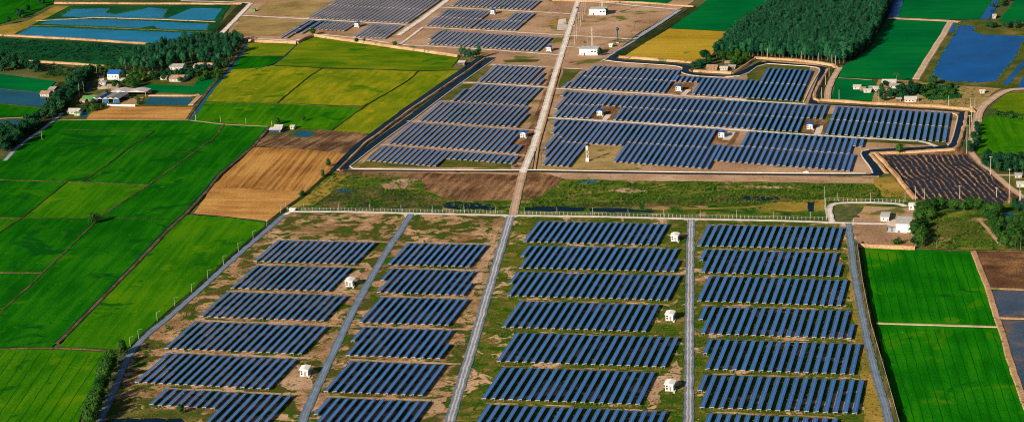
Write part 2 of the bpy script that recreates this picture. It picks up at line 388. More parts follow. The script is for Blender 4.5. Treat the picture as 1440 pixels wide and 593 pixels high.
def rough_line(pts, step, amp, closed=False, seed=0):
    r = random.Random(seed + int(abs(pts[0][0]) * 7) + len(pts))
    out = []; n = len(pts)
    for k in range(n if closed else n - 1):
        a = Vector(pts[k]); b = Vector(pts[(k + 1) % n]); d = b - a; L = d.length
        m_ = max(1, int(L / step)); nrm = Vector((-d.y, d.x)) / max(L, 1e-6)
        for q in range(m_):
            p = a + d * (q / m_)
            if q: p = p + nrm * r.uniform(-amp, amp)
            out.append((p.x, p.y))
    if not closed: out.append(tuple(pts[-1]))
    return out

def smooth_line(pts, it=2):
    for _ in range(it):
        o = [pts[0]]
        for a, b in zip(pts, pts[1:]):
            o.append((a[0] * .75 + b[0] * .25, a[1] * .75 + b[1] * .25)); o.append((a[0] * .25 + b[0] * .75, a[1] * .25 + b[1] * .75))
        o.append(pts[-1]); pts = o
    return pts

_zc = {}
def lift(z):
    k = round(z, 4); n = _zc.get(k, 0); _zc[k] = n + 1
    return z + 0.0025 * n
def sheet(name, pts, z, mat, label=None, cat=None, amp=0.8, step=14.0, kind='structure'):
    if amp: pts = rough_line(pts, step, amp, True)
    z = lift(z)
    tri = geometry.tessellate_polygon([[Vector((x, y, 0)) for x, y in pts]])
    v = [(x, y, z) for x, y in pts]; f = []
    for t in tri:
        a, b, c = [Vector(v[i]) for i in t]
        f.append(tuple(t) if (b - a).cross(c - a).z > 0 else tuple(reversed(t)))
    o = ob(name, mesh(name, v, f, MAT[mat]))
    return tag(o, label, cat, None, kind)

def offsets(pts):
    """unit normals (mitred) along a polyline, pointing left"""
    n = len(pts); out = []
    for k in range(n):
        d = Vector((0, 0))
        if k: d += (Vector(pts[k]) - Vector(pts[k - 1])).normalized()
        if k < n - 1: d += (Vector(pts[k + 1]) - Vector(pts[k])).normalized()
        d.normalize(); out.append(Vector((-d.y, d.x)))
    return out

def ribbon(name, pts, width, z, mat, label=None, cat=None, height=0.0, slope=0.0, amp=0.25, step=12.0, smooth=0, kind='structure', off=0.0, parent=None, camp=None):
    """strip along a line; height > 0 gives a bank with sloping sides"""
    if smooth: pts = smooth_line(pts, smooth)
    if amp: pts = rough_line(pts, step, amp if camp is None else camp)
    z = lift(z)
    nr = offsets(pts); v = []; f = []; uv = []; L = 0.0
    r = random.Random(len(pts) + int(width * 10))
    prof = [(-width / 2 - slope, 0.0), (-width / 2, height), (width / 2, height), (width / 2 + slope, 0.0)] if height else [(-width / 2, 0), (width / 2, 0)]
    m_ = len(prof)
    for k, (p, q) in enumerate(zip(pts, nr)):
        if k: L += (Vector(p) - Vector(pts[k - 1])).length
        for s, (w, h) in enumerate(prof):
            ww = w + off + r.uniform(-amp, amp) * 0.8
            hh = h * (1 + r.uniform(-0.12, 0.12)) if h else 0
            v.append((p[0] - q.x * ww, p[1] - q.y * ww, z + hh)); uv.append((s / (m_ - 1), L / 10))
    for k in range(len(pts) - 1):
        for s in range(m_ - 1):
            a = k * m_ + s
            f.append((a, a + 1, a + m_ + 1, a + m_))
    if height:
        e = (len(pts) - 1) * m_
        f.append((3, 2, 1, 0)); f.append((e, e + 1, e + 2, e + 3))
    o = ob(name, mesh(name, v, f, MAT[mat], uv), parent)
    return tag(o, label, cat, None, kind) if parent is None else o

# one sheet to the horizon
sheet('ground', [(-30000, -8000), (30000, -8000), (30000, 40000), (-30000, 40000)], -0.6, 'ground', 'wide flat farmland plain reaching to the horizon', 'ground', amp=0)

# farmland going on beyond what the photograph frames
sheet('rice_field', Q('', 1441, 300, 1900, 310, 2100, 700, 1300, 700, 1441, 593), -0.42, 'rice_right', 'green farmland beyond the right edge', 'field')
sheet('rice_field', Q('', 1441, -10, 1800, 0, 1900, 305, 1441, 300), -0.44, 'rice_deep', 'green farmland beyond the upper right edge', 'field')
sheet('rice_field', Q('', -1, 240, -1, 660, -700, 660, -500, 240), -0.42, 'rice_dark', 'green farmland beyond the left edge', 'field')
sheet('rice_field', Q('', -1, -10, -1, 240, -500, 240, -350, -10), -0.44, 'rice_deep', 'green farmland beyond the upper left edge', 'field')
sheet('farm_ground', Q('', 60, 660, 1290, 660, 1500, 1000, -200, 1000), -0.42, 'farm_east', 'weedy farm ground beyond the bottom edge', 'ground')
sheet('rice_field', Q('', -350, -12, 1800, -12, 1400, -130, -100, -130), -0.42, 'rice_dark', 'green farmland beyond the top edge', 'field')
# --- left rice parcels
Z1 = 0.0
sheet('rice_field', Q('', 80, 168, 265, 168, 315, 175, 302, 194, 272, 215, 209, 259, 94, 256, 0, 252, -40, 262, -40, 248, 5, 222), Z1, 'rice_dark', 'dark green rice parcel below the brown yard, crossed by faint bunds', 'field')
sheet('rice_field', Q('', 315, 175, 377, 178, 357, 205, 310, 244, 261, 302, 236, 324, 123, 324, 133, 314, 163, 290, 209, 260, 272, 215, 302, 194), Z1, 'rice_dark', 'long deep green rice parcel left of the brown stubble field', 'field')
sheet('rice_field', Q('', -40, 252, 94, 256, 32, 306, -40, 306), Z1, 'rice_dark', 'streaked green rice parcel at the left edge, above the pale bund', 'field')
sheet('rice_field', Q('', 94, 256, 209, 260, 163, 290, 133, 314, 123, 307, 32, 306), Z1, 'rice_bright', 'lighter green rice parcel left of the lone tree', 'field')
sheet('rice_field', Q('', 32, 306.5, 123, 307, 133, 314, 66, 379, -10, 447, -40, 470, -40, 350, 4, 324), Z1, 'rice_dark', 'dark green rice parcel below the lone tree at the left edge', 'field')
sheet('rice_field', Q('', -40, 306.5, 32, 306.5, 4, 324, -40, 350), Z1 + 0.05, 'rice_bright', 'small bright green rice corner at the left edge', 'field')
sheet('rice_field', Q('', 133, 314, 235, 324, 180, 381, 92, 469, 72, 488, 0, 488, -40, 488, -40, 470, -10, 447, 66, 379), Z1 + 0.05, 'rice_dark', 'large dark green rice parcel left of the diagonal dirt path', 'field')
sheet('rice_field', Q('', 261, 302, 300, 304, 374, 311, 371, 319, 230, 442, 194, 475, 180, 489, 163, 491, 84, 487, 97, 470, 185, 381, 243, 320), Z1, 'rice_bright', 'bright green rice parcel between the dirt path and the lamp-lined road', 'field')
sheet('rice_field', Q('', -40, 491, 72, 491, 160, 495, 138, 540, 123, 563, 108, 600, 90, 640, -40, 640), Z1, 'rice_bright', 'bright green rice parcel with drill lines in the lower left corner', 'field')

def bund(pts, w=1.1, mat='bund', h=0.35, label=None, amp=0.6):
    return ribbon('field_bund', pts, w, 0.02, mat, label, 'bund', height=h, slope=0.5, amp=amp, step=9)
bund(Q('f', 440, 395, 700, 398, 1040, 405), 1.0, 'bund_dark', label='dark low bund across the upper left rice parcel')
bund(Q('', 217, 184.7, 177, 211, 162, 224, 115, 256), 1.4, 'bund_dark', label='dark diagonal bund through the upper left rice parcels')
bund(Q('o', -100, 250, 0, 252, 550, 268, 1000, 288), 1.6, 'bund', label='pale bund between the upper and middle left rice parcels')
bund(smooth_line(Q('', 315, 175, 302, 194, 292, 200, 272, 215, 209, 260.5, 163, 290, 144, 302, 133, 314, 123, 324, 66, 379, 4, 437, -40, 470), 1), 1.1, 'bund', label='long winding dirt bund passing the lone tree')
bund(Q('', 94, 256, 32, 305.6, 4, 324, -30, 345), 1.3, 'bund_dark', label='dark diagonal bund at the left edge of the rice land')
bund(Q('', -40, 306, 0, 306.2, 32, 306.6), 1.8, 'bund', label='short pale bund at the left edge beside the bright corner')
bund(Q('', 32, 306.8, 127, 306.8), 0.8, 'bund_dark', label='faint dark bund left of the lone tree')
bund(Q('', 150, 306, 247, 308.7), 0.8, 'bund_dark', label='faint dark bund right of the lone tree')
bund(Q('', -40, 382.5, 0, 382.9, 59, 383.6), 1.6, 'bund', label='lower pale bund at the left edge')
bund(Q('', 141, 209.4, 200, 212, 272, 214.6), 0.7, 'bund_dark', label='faint bund across the middle left rice parcels')
ribbon('dirt_path', Q('', 378, 180, 357, 205.5, 310, 244.5, 288, 272, 262, 300, 238, 322, 182, 381, 94, 470, 80, 483), 2.4, 0.06, 'bund', 'diagonal dirt path with a dark ditch between rice parcels', 'path', height=0.5, slope=0.8)
ribbon('ditch', Q('', 374, 181, 353, 206, 306, 245, 284, 272, 258, 300, 234, 322, 178, 381, 90, 470, 78, 481), 1.6, 0.08, 'water_navy', 'narrow dark ditch along the diagonal path', 'ditch', amp=0.2)
ribbon('field_bund', Q('', -40, 490, 0, 490, 72, 489, 120, 490.5, 165, 493.5), 1.5, 0.05, 'bund', 'low dirt bund above the lowest left rice parcel', 'bund', height=0.4, slope=0.6)

# --- olive rice parcels
sheet('rice_field', Q('b', 240, 287, 562, 300, 478, 374, 190, 374), Z1, 'rice_olive_green', 'small olive rice parcel under the orange dike', 'field')
sheet('rice_field', Q('b', 185, 380, 476, 379, 445, 408, 385, 436, 280, 464, 125, 466), Z1, 'rice_dark', 'small dark green rice parcel between olive parcels', 'field')
sheet('rice_field', Q('', 418, 62, 444, 52, 500, 60, 600, 74.5, 646, 81, 634, 95, 648, 98.5, 589, 100, 500, 97, 384, 92, 402, 79), Z1, 'rice_olive_green', 'large olive green rice parcel below the long orange dike', 'field')
sheet('rice_field', Q('', 324, 98, 358, 96, 384, 92.5, 452, 96.5, 434, 108, 390, 145, 286, 143, 301, 123), Z1 + 0.05, 'rice_olive', 'olive rice parcel beside the blue ditch', 'field')
sheet('rice_field', Q('', 453, 97, 520, 98, 588, 100.5, 560, 122, 510, 149, 391, 145.5, 434, 109), Z1, 'rice_olive', 'yellow olive rice parcel in the middle of the olive land', 'field')
sheet('rice_field', Q('', 589, 101, 648, 99, 523, 188, 466, 184, 510, 151, 560, 123), Z1 + 0.05, 'rice_olive', 'yellow olive rice strip along the canal dike', 'field')
sheet('rice_field', Q('', 286, 144, 391, 146, 509, 151.5, 466, 184, 445, 182, 378, 178, 271, 170), Z1, 'rice_bright', 'bright green rice parcel above the small shed', 'field')
bund(Q('b', 395, 441, 730, 457, 1380, 476, 1660, 472), 1.6, 'bund_dark', label='dark bund across the olive rice land')
bund(smooth_line(Q('', 588, 100.5, 575, 113, 555, 125, 512, 150, 466, 184), 1), 1.4, 'bund_dark', label='dark diagonal bund beside the olive strip')
bund(Q('', 453, 96.5, 435, 108, 415, 124, 390, 145.3), 1.6, 'bund_dark', label='dark diagonal bund through the olive land')
bund(Q('', 286, 143.7, 391, 145.7, 510, 151), 1.0, 'bund', label='thin bund above the bright green parcel')
bund(Q('b', 190, 377, 478, 376), 1.0, 'bund', label='thin bund above the small dark green parcel')
ribbon('ditch', Q('b', 562, 300, 485, 376, 440, 412, 380, 440, 280, 466), 2.2, 0.08, 'water_navy', 'dark ditch winding between the olive parcels', 'ditch', smooth=1)
ribbon('ditch', Q('', 352, 54, 337, 79, 324, 97, 300, 123, 286, 143, 268, 169), 5.0, 0.06, 'water_grey', 'grey blue ditch left of the olive rice land', 'ditch')
ribbon('dirt_path', Q('', 349, 54, 333, 79, 320, 97, 296, 123, 281, 143, 263, 168), 3.0, 0.08, 'bund', 'earth bank along the grey blue ditch', 'path', height=0.5, slope=0.8)
ribbon('dirt_path', Q('', 80, 169, 150, 168.5, 265, 169, 315, 175, 377, 178), 2.6, 0.05, 'road_dirt', 'pale farm path above the dark green rice parcels', 'path')

# --- stubble and ploughed land in the middle left
sheet('stubble_field', Q('', 357, 207, 420, 209, 491, 216, 452, 252, 433, 270, 400, 268, 340, 264, 296, 264), Z1, 'stubble', 'brown stubble field with furrow lines', 'field')
sheet('stubble_field', Q('', 296, 264, 340, 264, 400, 268, 433, 270, 427, 275, 404, 291, 377, 311, 300, 303.5, 272, 300), Z1 - 0.04, 'stubble_pale', 'paler golden end of the stubble field', 'field', amp=2)
sheet('ploughed_field', Q('', 373, 191, 410, 186, 444, 182, 521, 188.5, 491, 216, 420, 209, 357, 206), Z1 + 0.06, 'ploughed', 'dark ploughed earth beside the small shed', 'field', amp=1.5)
ribbon('ditch', Q('', 272, 301, 320, 305, 374, 312), 2.0, 0.1, 'water_navy', 'dark ditch under the stubble field', 'ditch')
ribbon('ditch', Q('', 492, 216, 476, 232, 452, 252, 428, 274, 404, 291, 376, 313), 3.4, 0.12, 'bund_dark', 'dark overgrown ditch right of the stubble field', 'ditch')
sheet('farm_pond', Q('i', 720, 190, 760, 168, 810, 163, 860, 170, 865, 190, 830, 207, 770, 203), 0.12, 'water_grey', 'small teal pond beside the shed', 'pond', amp=0.4, step=5)
sheet('grass_patch', Q('i', 690, 190, 740, 160, 810, 155, 885, 152, 880, 195, 835, 212, 750, 210), 0.09, 'grass_bank', 'grassy rim round the small pond', 'grass', amp=0.8, step=5)

# --- the dry plain under the upper solar farm
sheet('dry_ground', Q('', 240, -14, 345, 4, 318, 49, 352, 54, 417, 60, 442, 48, 560, 66, 646, 79, 684, 79, 640, 116, 560, 172, 476, 240, 736, 246, 1236, 249, 1237, 240, 1216, 217, 1222, 211, 1350, 206, 1360, 158, 1300, 152, 1142, 146, 1163, 94, 1145, 89, 1075, 84, 1035, 105, 975, 103, 968, 95, 957, 90, 870, 85, 852, 84, 900, 45, 975, 2, 985, -14), -0.25, 'dry_plain', 'dry tan and brown ground of the upper solar farm', 'ground', amp=1.0)
sheet('dry_grass_patch', Q('b', 190, 112, 620, 138, 560, 185, 440, 245, 100, 240), -0.12, 'dry_yellow', 'yellowish dry grass patch at the upper left of the farm', 'grass', amp=2)
sheet('dry_grass_patch', Q('b', 260, 85, 380, 10, 600, 5, 790, 15, 640, 112, 560, 112), -0.12, 'dry_yellow', 'dry grass patch beyond the upper track', 'grass', amp=2)
sheet('grass_patch', Q('K', 720, 160, 870, 60, 925, 60, 815, 165), -0.1, 'grass_bank', 'grass corner left of the uppermost left panel row', 'grass', amp=1.5)
sheet('grass_patch', Q('K', 560, 290, 720, 185, 800, 182, 650, 290), -0.1, 'grass_bank', 'grass strip left of the second panel row', 'grass', amp=1.5)
sheet('grass_patch', Q('L', 20, 405, 170, 270, 200, 268, 75, 365, 520, 402, 600, 350, 1050, 385, 1040, 410), -0.1, 'grass_bank', 'grass under the lowest panel row of the upper left farm', 'grass', amp=1.5)
sheet('grass_patch', Q('M', 170, 210, 200, 80, 330, 85, 240, 165), -0.1, 'grass_bank', 'grass corner right of the main road', 'grass', amp=1.2)
sheet('grass_patch', Q('N', 30, 410, 110, 90, 190, 88, 60, 300, 55, 392, 220, 405, 350, 260, 600, 268, 535, 375, 700, 385, 690, 425, 300, 425), -0.1, 'dry_yellow', 'dry grass round the white water tower', 'grass', amp=1.5)
sheet('grass_patch', Q('', 1050, 96, 1072, 90, 1140, 93, 1128, 147, 1050, 147), -0.1, 'grass_bank', 'grass among the panels below the tree plantation', 'grass', amp=1)
sheet('grass_patch', Q('', 1060, 160, 1335, 160, 1330, 205, 1060, 192), -0.1, 'grass_bank', 'green ground among the panels at the right end', 'grass', amp=1)
sheet('pale_yard', Q('c', 1080, 130, 1130, 125, 1140, 200, 1070, 205), -0.08, 'pale_yard', 'pale gravel yard left of the main road', 'yard', amp=0.8)
sheet('grass_patch', Q('c', 700, 405, 800, 398, 960, 402, 930, 415, 720, 420), -0.1, 'grass_bank', 'thin grass streak above the upper left panels', 'grass', amp=1)
sheet('brown_patch', Q('c', 1280, 130, 1435, 120, 1600, 150, 1560, 250, 1300, 235), -0.1, 'dry_plain', 'brown bare ground around the substations', 'ground', amp=2)
for k, c in enumerate([('M', 905, 240, 930, 172, 1075, 175, 1060, 255), ('M', 395, 415, 450, 332, 590, 338, 535, 425), ('M', 1185, 590, 1225, 495, 1390, 505, 1335, 600), ('O', 510, 505, 540, 418, 690, 425, 665, 522), ('K', 1030, 590, 1100, 470, 1230, 500, 1190, 600)]):
    sheet('bare_yard', Q(*c), -0.06, 'brown_soil', ['bare yard round the blue-roofed cabin under the canal bend', 'bare yard round the blue-roofed cabin near the main road', 'bare yard round the blue-roofed cabin right of the water tower', 'bare yard round the right-hand blue-roofed cabin', 'bare yard round the blue-roofed cabin left of the main road'][k], 'yard', amp=0.8, step=8)

# --- the scrub belt between the two farms
sheet('scrub_belt', Q('', 476, 240, 736, 245, 1236, 248, 1262, 256, 1290, 282, 1290, 292, 1162, 290, 1162, 309, 960, 304, 722, 301, 420, 296, 404, 300, 404, 292, 428, 275, 452, 253), -0.3, 'scrub', 'overgrown scrub belt between the two solar farms', 'scrub', amp=1)
sheet('bare_soil', Q('j', 330, 78, 800, 84, 1435, 92, 1600, 100, 1560, 270, 1435, 268, 1330, 272, 1060, 262, 960, 200, 930, 135, 780, 118, 560, 115, 400, 108), -0.2, 'brown_soil', 'brown bare soil left of the main dirt road', 'soil', amp=2.5, step=8)
sheet('bare_soil', Q('k', 240, 88, 520, 92, 490, 125, 370, 215, 290, 255, 225, 262, 215, 200), -0.2, 'brown_soil', 'dark brown bare soil right of the main dirt road', 'soil', amp=2.0, step=8)
sheet('bare_soil', Q('', 770, 243.5, 960, 245.5, 1100, 247.5, 1244, 250, 1240, 258, 1190, 257, 1100, 256, 960, 254.5, 860, 253, 795, 251.5), -0.15, 'tan_soil', 'long tan earth strip below the upper farm canal', 'soil', amp=1.5, step=8)
sheet('bog_patch', Q('j', 220, 215, 400, 185, 600, 180, 800, 205, 960, 235, 1080, 275, 1060, 330, 700, 335, 300, 322, 180, 300), -0.18, 'bog', 'dark brown boggy ground in the left scrub', 'bog', amp=3, step=8)
sheet('bare_soil', Q('j', 640, 165, 730, 135, 790, 125, 900, 130, 800, 190, 680, 195), -0.16, 'tan_soil', 'small tan bare patch in the left scrub', 'soil', amp=1.5, step=5)
sheet('bog_patch', Q('k', 560, 300, 800, 275, 1100, 268, 1435, 275, 1435, 300, 1000, 318, 640, 318), -0.18, 'bog', 'brown boggy strip in the middle of the right scrub', 'bog', amp=3, step=8)
sheet('bog_patch', Q('l', 100, 245, 400, 232, 700, 238, 800, 262, 500, 285, 150, 280), -0.18, 'bog', 'dark boggy hollow in the right scrub', 'bog', amp=3, step=8)
sheet('bare_soil', Q('l', 330, 165, 520, 172, 760, 178, 640, 190, 420, 180), -0.16, 'tan_soil', 'pale bare streak in the right scrub', 'soil', amp=1.5, step=5)
sheet('bare_soil', Q('k', 780, 205, 900, 185, 1060, 205, 950, 222), -0.16, 'tan_soil', 'pale bare streak in the middle scrub', 'soil', amp=1.5, step=5)
sheet('dry_grass_patch', Q('l', 560, 290, 800, 268, 955, 272, 950, 335, 700, 345, 520, 330), -0.17, 'gold_grass', 'golden grass left of the tall fence corner pole', 'grass', amp=2, step=6)
sheet('marsh_pool', Q('l', 838, 285, 885, 283, 880, 345, 845, 345), -0.1, 'water_navy', 'short dark channel in front of the right fence', 'pool', amp=.5, step=5)
sheet('marsh_pool', Q('j', 1060, 290, 1120, 278, 1330, 288, 1435, 312, 1400, 335, 1200, 335, 1080, 320), -0.1, 'water_navy', 'dark marsh pool left of the main dirt road', 'pool', amp=1.5, step=8)
sheet('marsh_pool', Q('k', 228, 312, 400, 310, 640, 318, 620, 342, 400, 345, 230, 338), -0.1, 'water_navy', 'dark marsh pool right of the main dirt road', 'pool', amp=1.5, step=8)
sheet('marsh_pool', Q('k', 660, 325, 850, 322, 1110, 342, 1090, 352, 850, 348, 670, 342), -0.1, 'water_navy', 'narrow dark pool along the white fence', 'pool', amp=1.5, step=8)
sheet('marsh_pool', Q('j', 340, 196, 420, 190, 490, 200, 470, 216, 380, 218), -0.1, 'water_grey', 'small grey pool in the left scrub', 'pool', amp=1, step=6)
sheet('marsh_pool', Q('k', 595, 150, 690, 132, 715, 145, 640, 158), -0.1, 'water_teal', 'tiny pool among scrub near the earth strip', 'pool', amp=0.8, step=5)
sheet('marsh_pool', Q('l', 420, 240, 640, 245, 660, 265, 520, 275, 400, 258), -0.12, 'water_navy', 'long dark wet hollow in the right scrub', 'pool', amp=1.5, step=8)
ribbon('scrub_track', Q('', 960, 292.5, 1010, 293, 1060, 291, 1100, 284.5, 1160, 281), 4.0, -0.1, 'gold_grass', 'curving dry grass track through the right scrub', 'track', amp=0.8, smooth=1)
sheet('dry_grass_patch', Q('', 1228, 252, 1256, 246, 1290, 281, 1240, 276), -0.15, 'gold_grass', 'golden grass slope left of the burnt field', 'grass', amp=2)
sheet('dry_grass_patch', Q('j', 340, 100, 420, 108, 330, 200, 200, 300, 40, 315, 160, 230), -0.15, 'gold_grass', 'yellow grass slope at the left end of the scrub belt', 'grass', amp=2)

# --- ground of the near farm
sheet('farm_ground', Q('', 404, 299, 480, 299, 577, 300.5, 716, 304, 690, 400, 668, 480, 630, 600, 610, 680, 60, 680, 140, 600, 165, 540, 180, 502, 209, 470, 240, 443, 330, 362), -0.05, 'farm_west', 'bare and weedy ground of the left half of the near farm', 'ground', amp=1.0)
sheet('farm_ground', Q('', 716, 304, 850, 305, 971, 308, 1100, 311, 1196, 314, 1205, 345, 1220, 420, 1240, 500, 1268, 600, 1290, 680, 610, 680, 630, 600, 668, 480, 690, 400), -0.05, 'farm_east', 'weedy green ground of the right half of the near farm', 'ground', amp=1.0)
sheet('dry_grass_strip', Q('', 1190, 330, 1197, 345, 1204, 400, 1214, 450, 1226, 510, 1246, 580, 1250, 610, 1215, 610, 1216, 560, 1208, 500, 1200, 450, 1194, 400), 0.0, 'gold_grass', 'golden dry grass strip along the right gravel road', 'grass', amp=1.5, step=8)
sheet('station_yard', Q('', 1196, 313, 1216, 290, 1288, 292, 1288, 345, 1206, 344), -0.02, 'dry_plain', 'dry yard round the white station building', 'yard', amp=1)
sheet('retention_pond', Q('h', 690, 600, 735, 570, 1000, 566, 1215, 568, 1245, 590, 1240, 640, 690, 650), 0.05, 'water_navy', 'dark pond at the bottom edge below the short panel tables', 'pond', amp=0.8, step=6)
sheet('grass_patch', Q('h', 690, 560, 850, 530, 1000, 500, 1230, 505, 1330, 530, 1400, 560, 1260, 600, 1225, 562, 740, 565), 0.02, 'grass_bank', 'grass bank round the dark bottom pond', 'grass', amp=1, step=6)

# --- right-hand fields
sheet('rice_field', Q('m', 340, 40, 700, 50, 1092, 66, 1180, 300, 1258, 568, 850, 556, 440, 545, 400, 400), Z1, 'rice_right', 'dark green rice parcel with drill tracks behind the orange bank', 'field')
sheet('rice_field', Q('m', 440, 551, 850, 561, 1262, 577, 1330, 800, 1436, 1115, 1480, 1300, 620, 1300, 480, 750), Z1, 'rice_right', 'dark green rice parcel with drill tracks in the lower right corner', 'field')
def lerp(a, b, t): return (a[0] + (b[0] - a[0]) * t, a[1] + (b[1] - a[1]) * t)
def tracks(lt, rt, lb, rb, n, label, cy):
    b_ = MB()
    for k in range(n):
        t = (k + 0.8) / (n + 0.4)
        p0 = lerp(lt, rt, t); p1 = lerp(lb, rb, t)
        ln = rough_line([p0, p1], 8, 0.35, seed=k)
        nr = offsets(ln); v = []
        for p, q in zip(ln, nr):
            v += [(p[0] - q.x * .26, p[1] - q.y * .26, cy), (p[0] + q.x * .26, p[1] + q.y * .26, cy)]
        b_.add(v, [(2 * i, 2 * i + 1, 2 * i + 3, 2 * i + 2) for i in range(len(ln) - 1)])
    tag(b_.build('drill_tracks', MAT['drill']), label, 'track', None, 'structure')
tracks(g('m', 345, 70), g('m', 1098, 90), g('m', 440, 510), g('m', 1245, 545), 12, 'thin dark drill tracks in the upper right rice parcel', 0.06)
tracks(g('m', 460, 575), g('m', 1262, 600), g('n', 680, 700), g('n', 1490, 700), 12, 'thin dark drill tracks in the lower right rice parcel', 0.06)
tracks(gp(-60, 493), gp(172, 499), gp(-140, 613), gp(92, 619), 13, 'thin drill lines in the lower left rice parcel', 0.05)
ribbon('field_bund', Q('m', 440, 547, 850, 559, 1262, 572), 2.2, 0.03, 'road_dirt', 'pale bund between the two right rice parcels', 'bund', height=0.4, slope=0.5)
ribbon('field_bund', Q('m', 1095, 62, 1130, 150, 1190, 300, 1265, 540, 1290, 610, 1340, 790, 1440, 1080, 1500, 1250), 3.4, 0.03, 'orange_soil', 'orange earth bund right of the rice parcels', 'bund', height=0.6, slope=0.8)
sheet('bare_field', Q('m', 1108, 60, 1435, 65, 1520, 68, 1520, 312, 1435, 308, 1200, 303), Z1, 'mud_brown', 'brown bare field at the right edge', 'field')
sheet('flooded_field', Q('m', 1212, 328, 1435, 328, 1520, 330, 1520, 508, 1435, 505, 1270, 502), Z1, 'wet_mud', 'dark flooded field at the right edge', 'field')
sheet('flooded_field', Q('m', 1280, 524, 1520, 526, 1560, 1200, 1450, 1070), Z1, 'wet_mud', 'dark flooded field in the right corner', 'field')
ribbon('field_bund', Q('m', 1200, 312, 1435, 320, 1520, 322), 2.6, 0.03, 'orange_soil', 'orange bund under the brown bare field', 'bund', height=0.5, slope=0.7)
ribbon('field_bund', Q('m', 1268, 512, 1435, 515, 1520, 517), 2.6, 0.03, 'orange_soil', 'orange bund between the flooded fields', 'bund', height=0.5, slope=0.7)
ribbon('field_bund', Q('m', 705, 46, 900, 50, 1100, 58, 1435, 60, 1520, 62), 2.4, 0.03, 'bund', 'grassy bund between the orchard and the right fields', 'bund', height=0.5, slope=0.7)
sheet('orchard_ground', Q('g', 705, 200, 1000, 195, 1300, 215, 1436, 200, 1520, 220, 1520, 545, 1100, 535, 705, 522), -0.1, 'scrub', 'orchard ground with grass among dark trees', 'ground')
sheet('garden_plot', Q('g', 790, 345, 1100, 335, 1180, 440, 1150, 460, 790, 440), -0.02, 'grass_bank', 'green garden plot in the orchard', 'garden', amp=1)
ribbon('garden_path', Q('g', 1130, 320, 1230, 440, 1280, 500), 3.0, 0.0, 'tan_soil', 'tan path through the orchard', 'path')
sheet('orchard_pool', Q('g', 1295, 280, 1360, 275, 1370, 325, 1295, 325), 0.0, 'water_grey', 'upper grey pool in the orchard', 'pool', amp=0.4, step=6)
sheet('orchard_pool', Q('g', 1290, 342, 1370, 340, 1380, 370, 1295, 375), 0.0, 'water_grey', 'lower grey pool in the orchard', 'pool', amp=0.4, step=6)

# burnt field with real windrows
def burnt_field():
    poly = Q('', 1243, 219, 1300, 217.5, 1356, 217.5, 1392, 244, 1418, 274, 1412, 286, 1360, 284, 1290, 281, 1262, 252)
    x0 = min(p[0] for p in poly); x1 = max(p[0] for p in poly); y0 = min(p[1] for p in poly); y1 = max(p[1] for p in poly)
    def inside(x, y):
        c = False; j = len(poly) - 1
        for i_ in range(len(poly)):
            xi, yi = poly[i_]; xj, yj = poly[j]
            if (yi > y) != (yj > y) and x < (xj - xi) * (y - yi) / (yj - yi) + xi: c = not c
            j = i_
        return c
    a = Vector(g('P', 700, 370)); b = Vector(g('P', 900, 590)); d = (b - a).normalized(); nrm = Vector((-d.y, d.x))
    r = random.Random(3); st = 1.25; nx = int((x1 - x0) / st); ny = int((y1 - y0) / 3.0)
    ids = {}; v = []; f = []
    for iy in range(ny + 1):
        for ix in range(nx + 1):
            x = x0 + ix * st; y = y0 + iy * 3.0
            s = (x - a.x) * nrm.x + (y - a.y) * nrm.y + 1.6 * math.sin(x * 0.05 + y * 0.031)
            ids[ix, iy] = len(v)
            v.append((x, y, 0.02 + max(0, 0.75 * math.sin(s * 2 * math.pi / 5.0)) * r.uniform(0.4, 1.1)))
    for iy in range(ny):
        for ix in range(nx):
            if inside(x0 + (ix + .5) * st, y0 + (iy + .5) * 3.0):
                f.append((ids[ix, iy], ids[ix + 1, iy], ids[ix + 1, iy + 1], ids[ix, iy + 1]))
    tag(ob('burnt_field', mesh('burnt_field', v, f, MAT['burnt_rows'])), 'dark burnt field with orange ash windrows', 'field', None, 'structure')
burnt_field()
sheet('bare_margin', Q('', 1236, 214, 1358, 208, 1420, 262, 1440, 290, 1440, 300, 1290, 292, 1286, 280, 1258, 252), -0.12, 'brown_soil', 'brown margin round the burnt field', 'soil', amp=1.5)

# --- upper right land
sheet('rice_field', Q('d', 150, 390, 480, 194, 880, 213, 770, 370, 690, 422), Z1, 'rice_gold', 'golden ripe rice field beside the tree plantation', 'field')
sheet('rice_field', Q('d', 490, 190, 770, -20, 1240, -20, 1120, 90, 890, 212), Z1 + 0.05, 'rice_deep', 'deep green rice field above the golden field', 'field')
sheet('rice_field', Q('d', -300, -20, 520, -20, 500, 4, 470, 24, 150, 5), Z1, 'rice_deep', 'green field strip at the top edge', 'field')
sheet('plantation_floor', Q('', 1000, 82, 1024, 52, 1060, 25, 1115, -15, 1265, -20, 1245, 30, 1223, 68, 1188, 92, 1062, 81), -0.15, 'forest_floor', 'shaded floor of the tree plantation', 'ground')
sheet('rice_field', Q('', 1186, 93, 1223, 68, 1243, 34, 1252, 28, 1337, 32, 1287, 112, 1179, 109), Z1, 'rice_deep', 'deep green rice field between the plantation and the blue pond', 'field')
sheet('rice_field', Q('', 1176, 110.5, 1226, 113, 1232, 120, 1226, 142, 1169, 140), Z1, 'rice_deep', 'small deep green rice plot beside the farm houses', 'field')
sheet('rice_field', Q('', 1263, 24, 1277, -15, 1405, -15, 1378, 27, 1330, 28), Z1, 'rice_deep', 'green rice field at the top right', 'field')
sheet('rice_field', Q('', 1404, 31, 1428, 0, 1435, -10, 1500, -10, 1500, 34), Z1, 'rice_deep', 'green rice field in the top right corner', 'field')
ribbon('canal', Q('', 1256, 24, 1264, 0, 1272, -20), 12, -0.02, 'water_blue', 'blue canal strip at the top right of the plantation', 'canal')
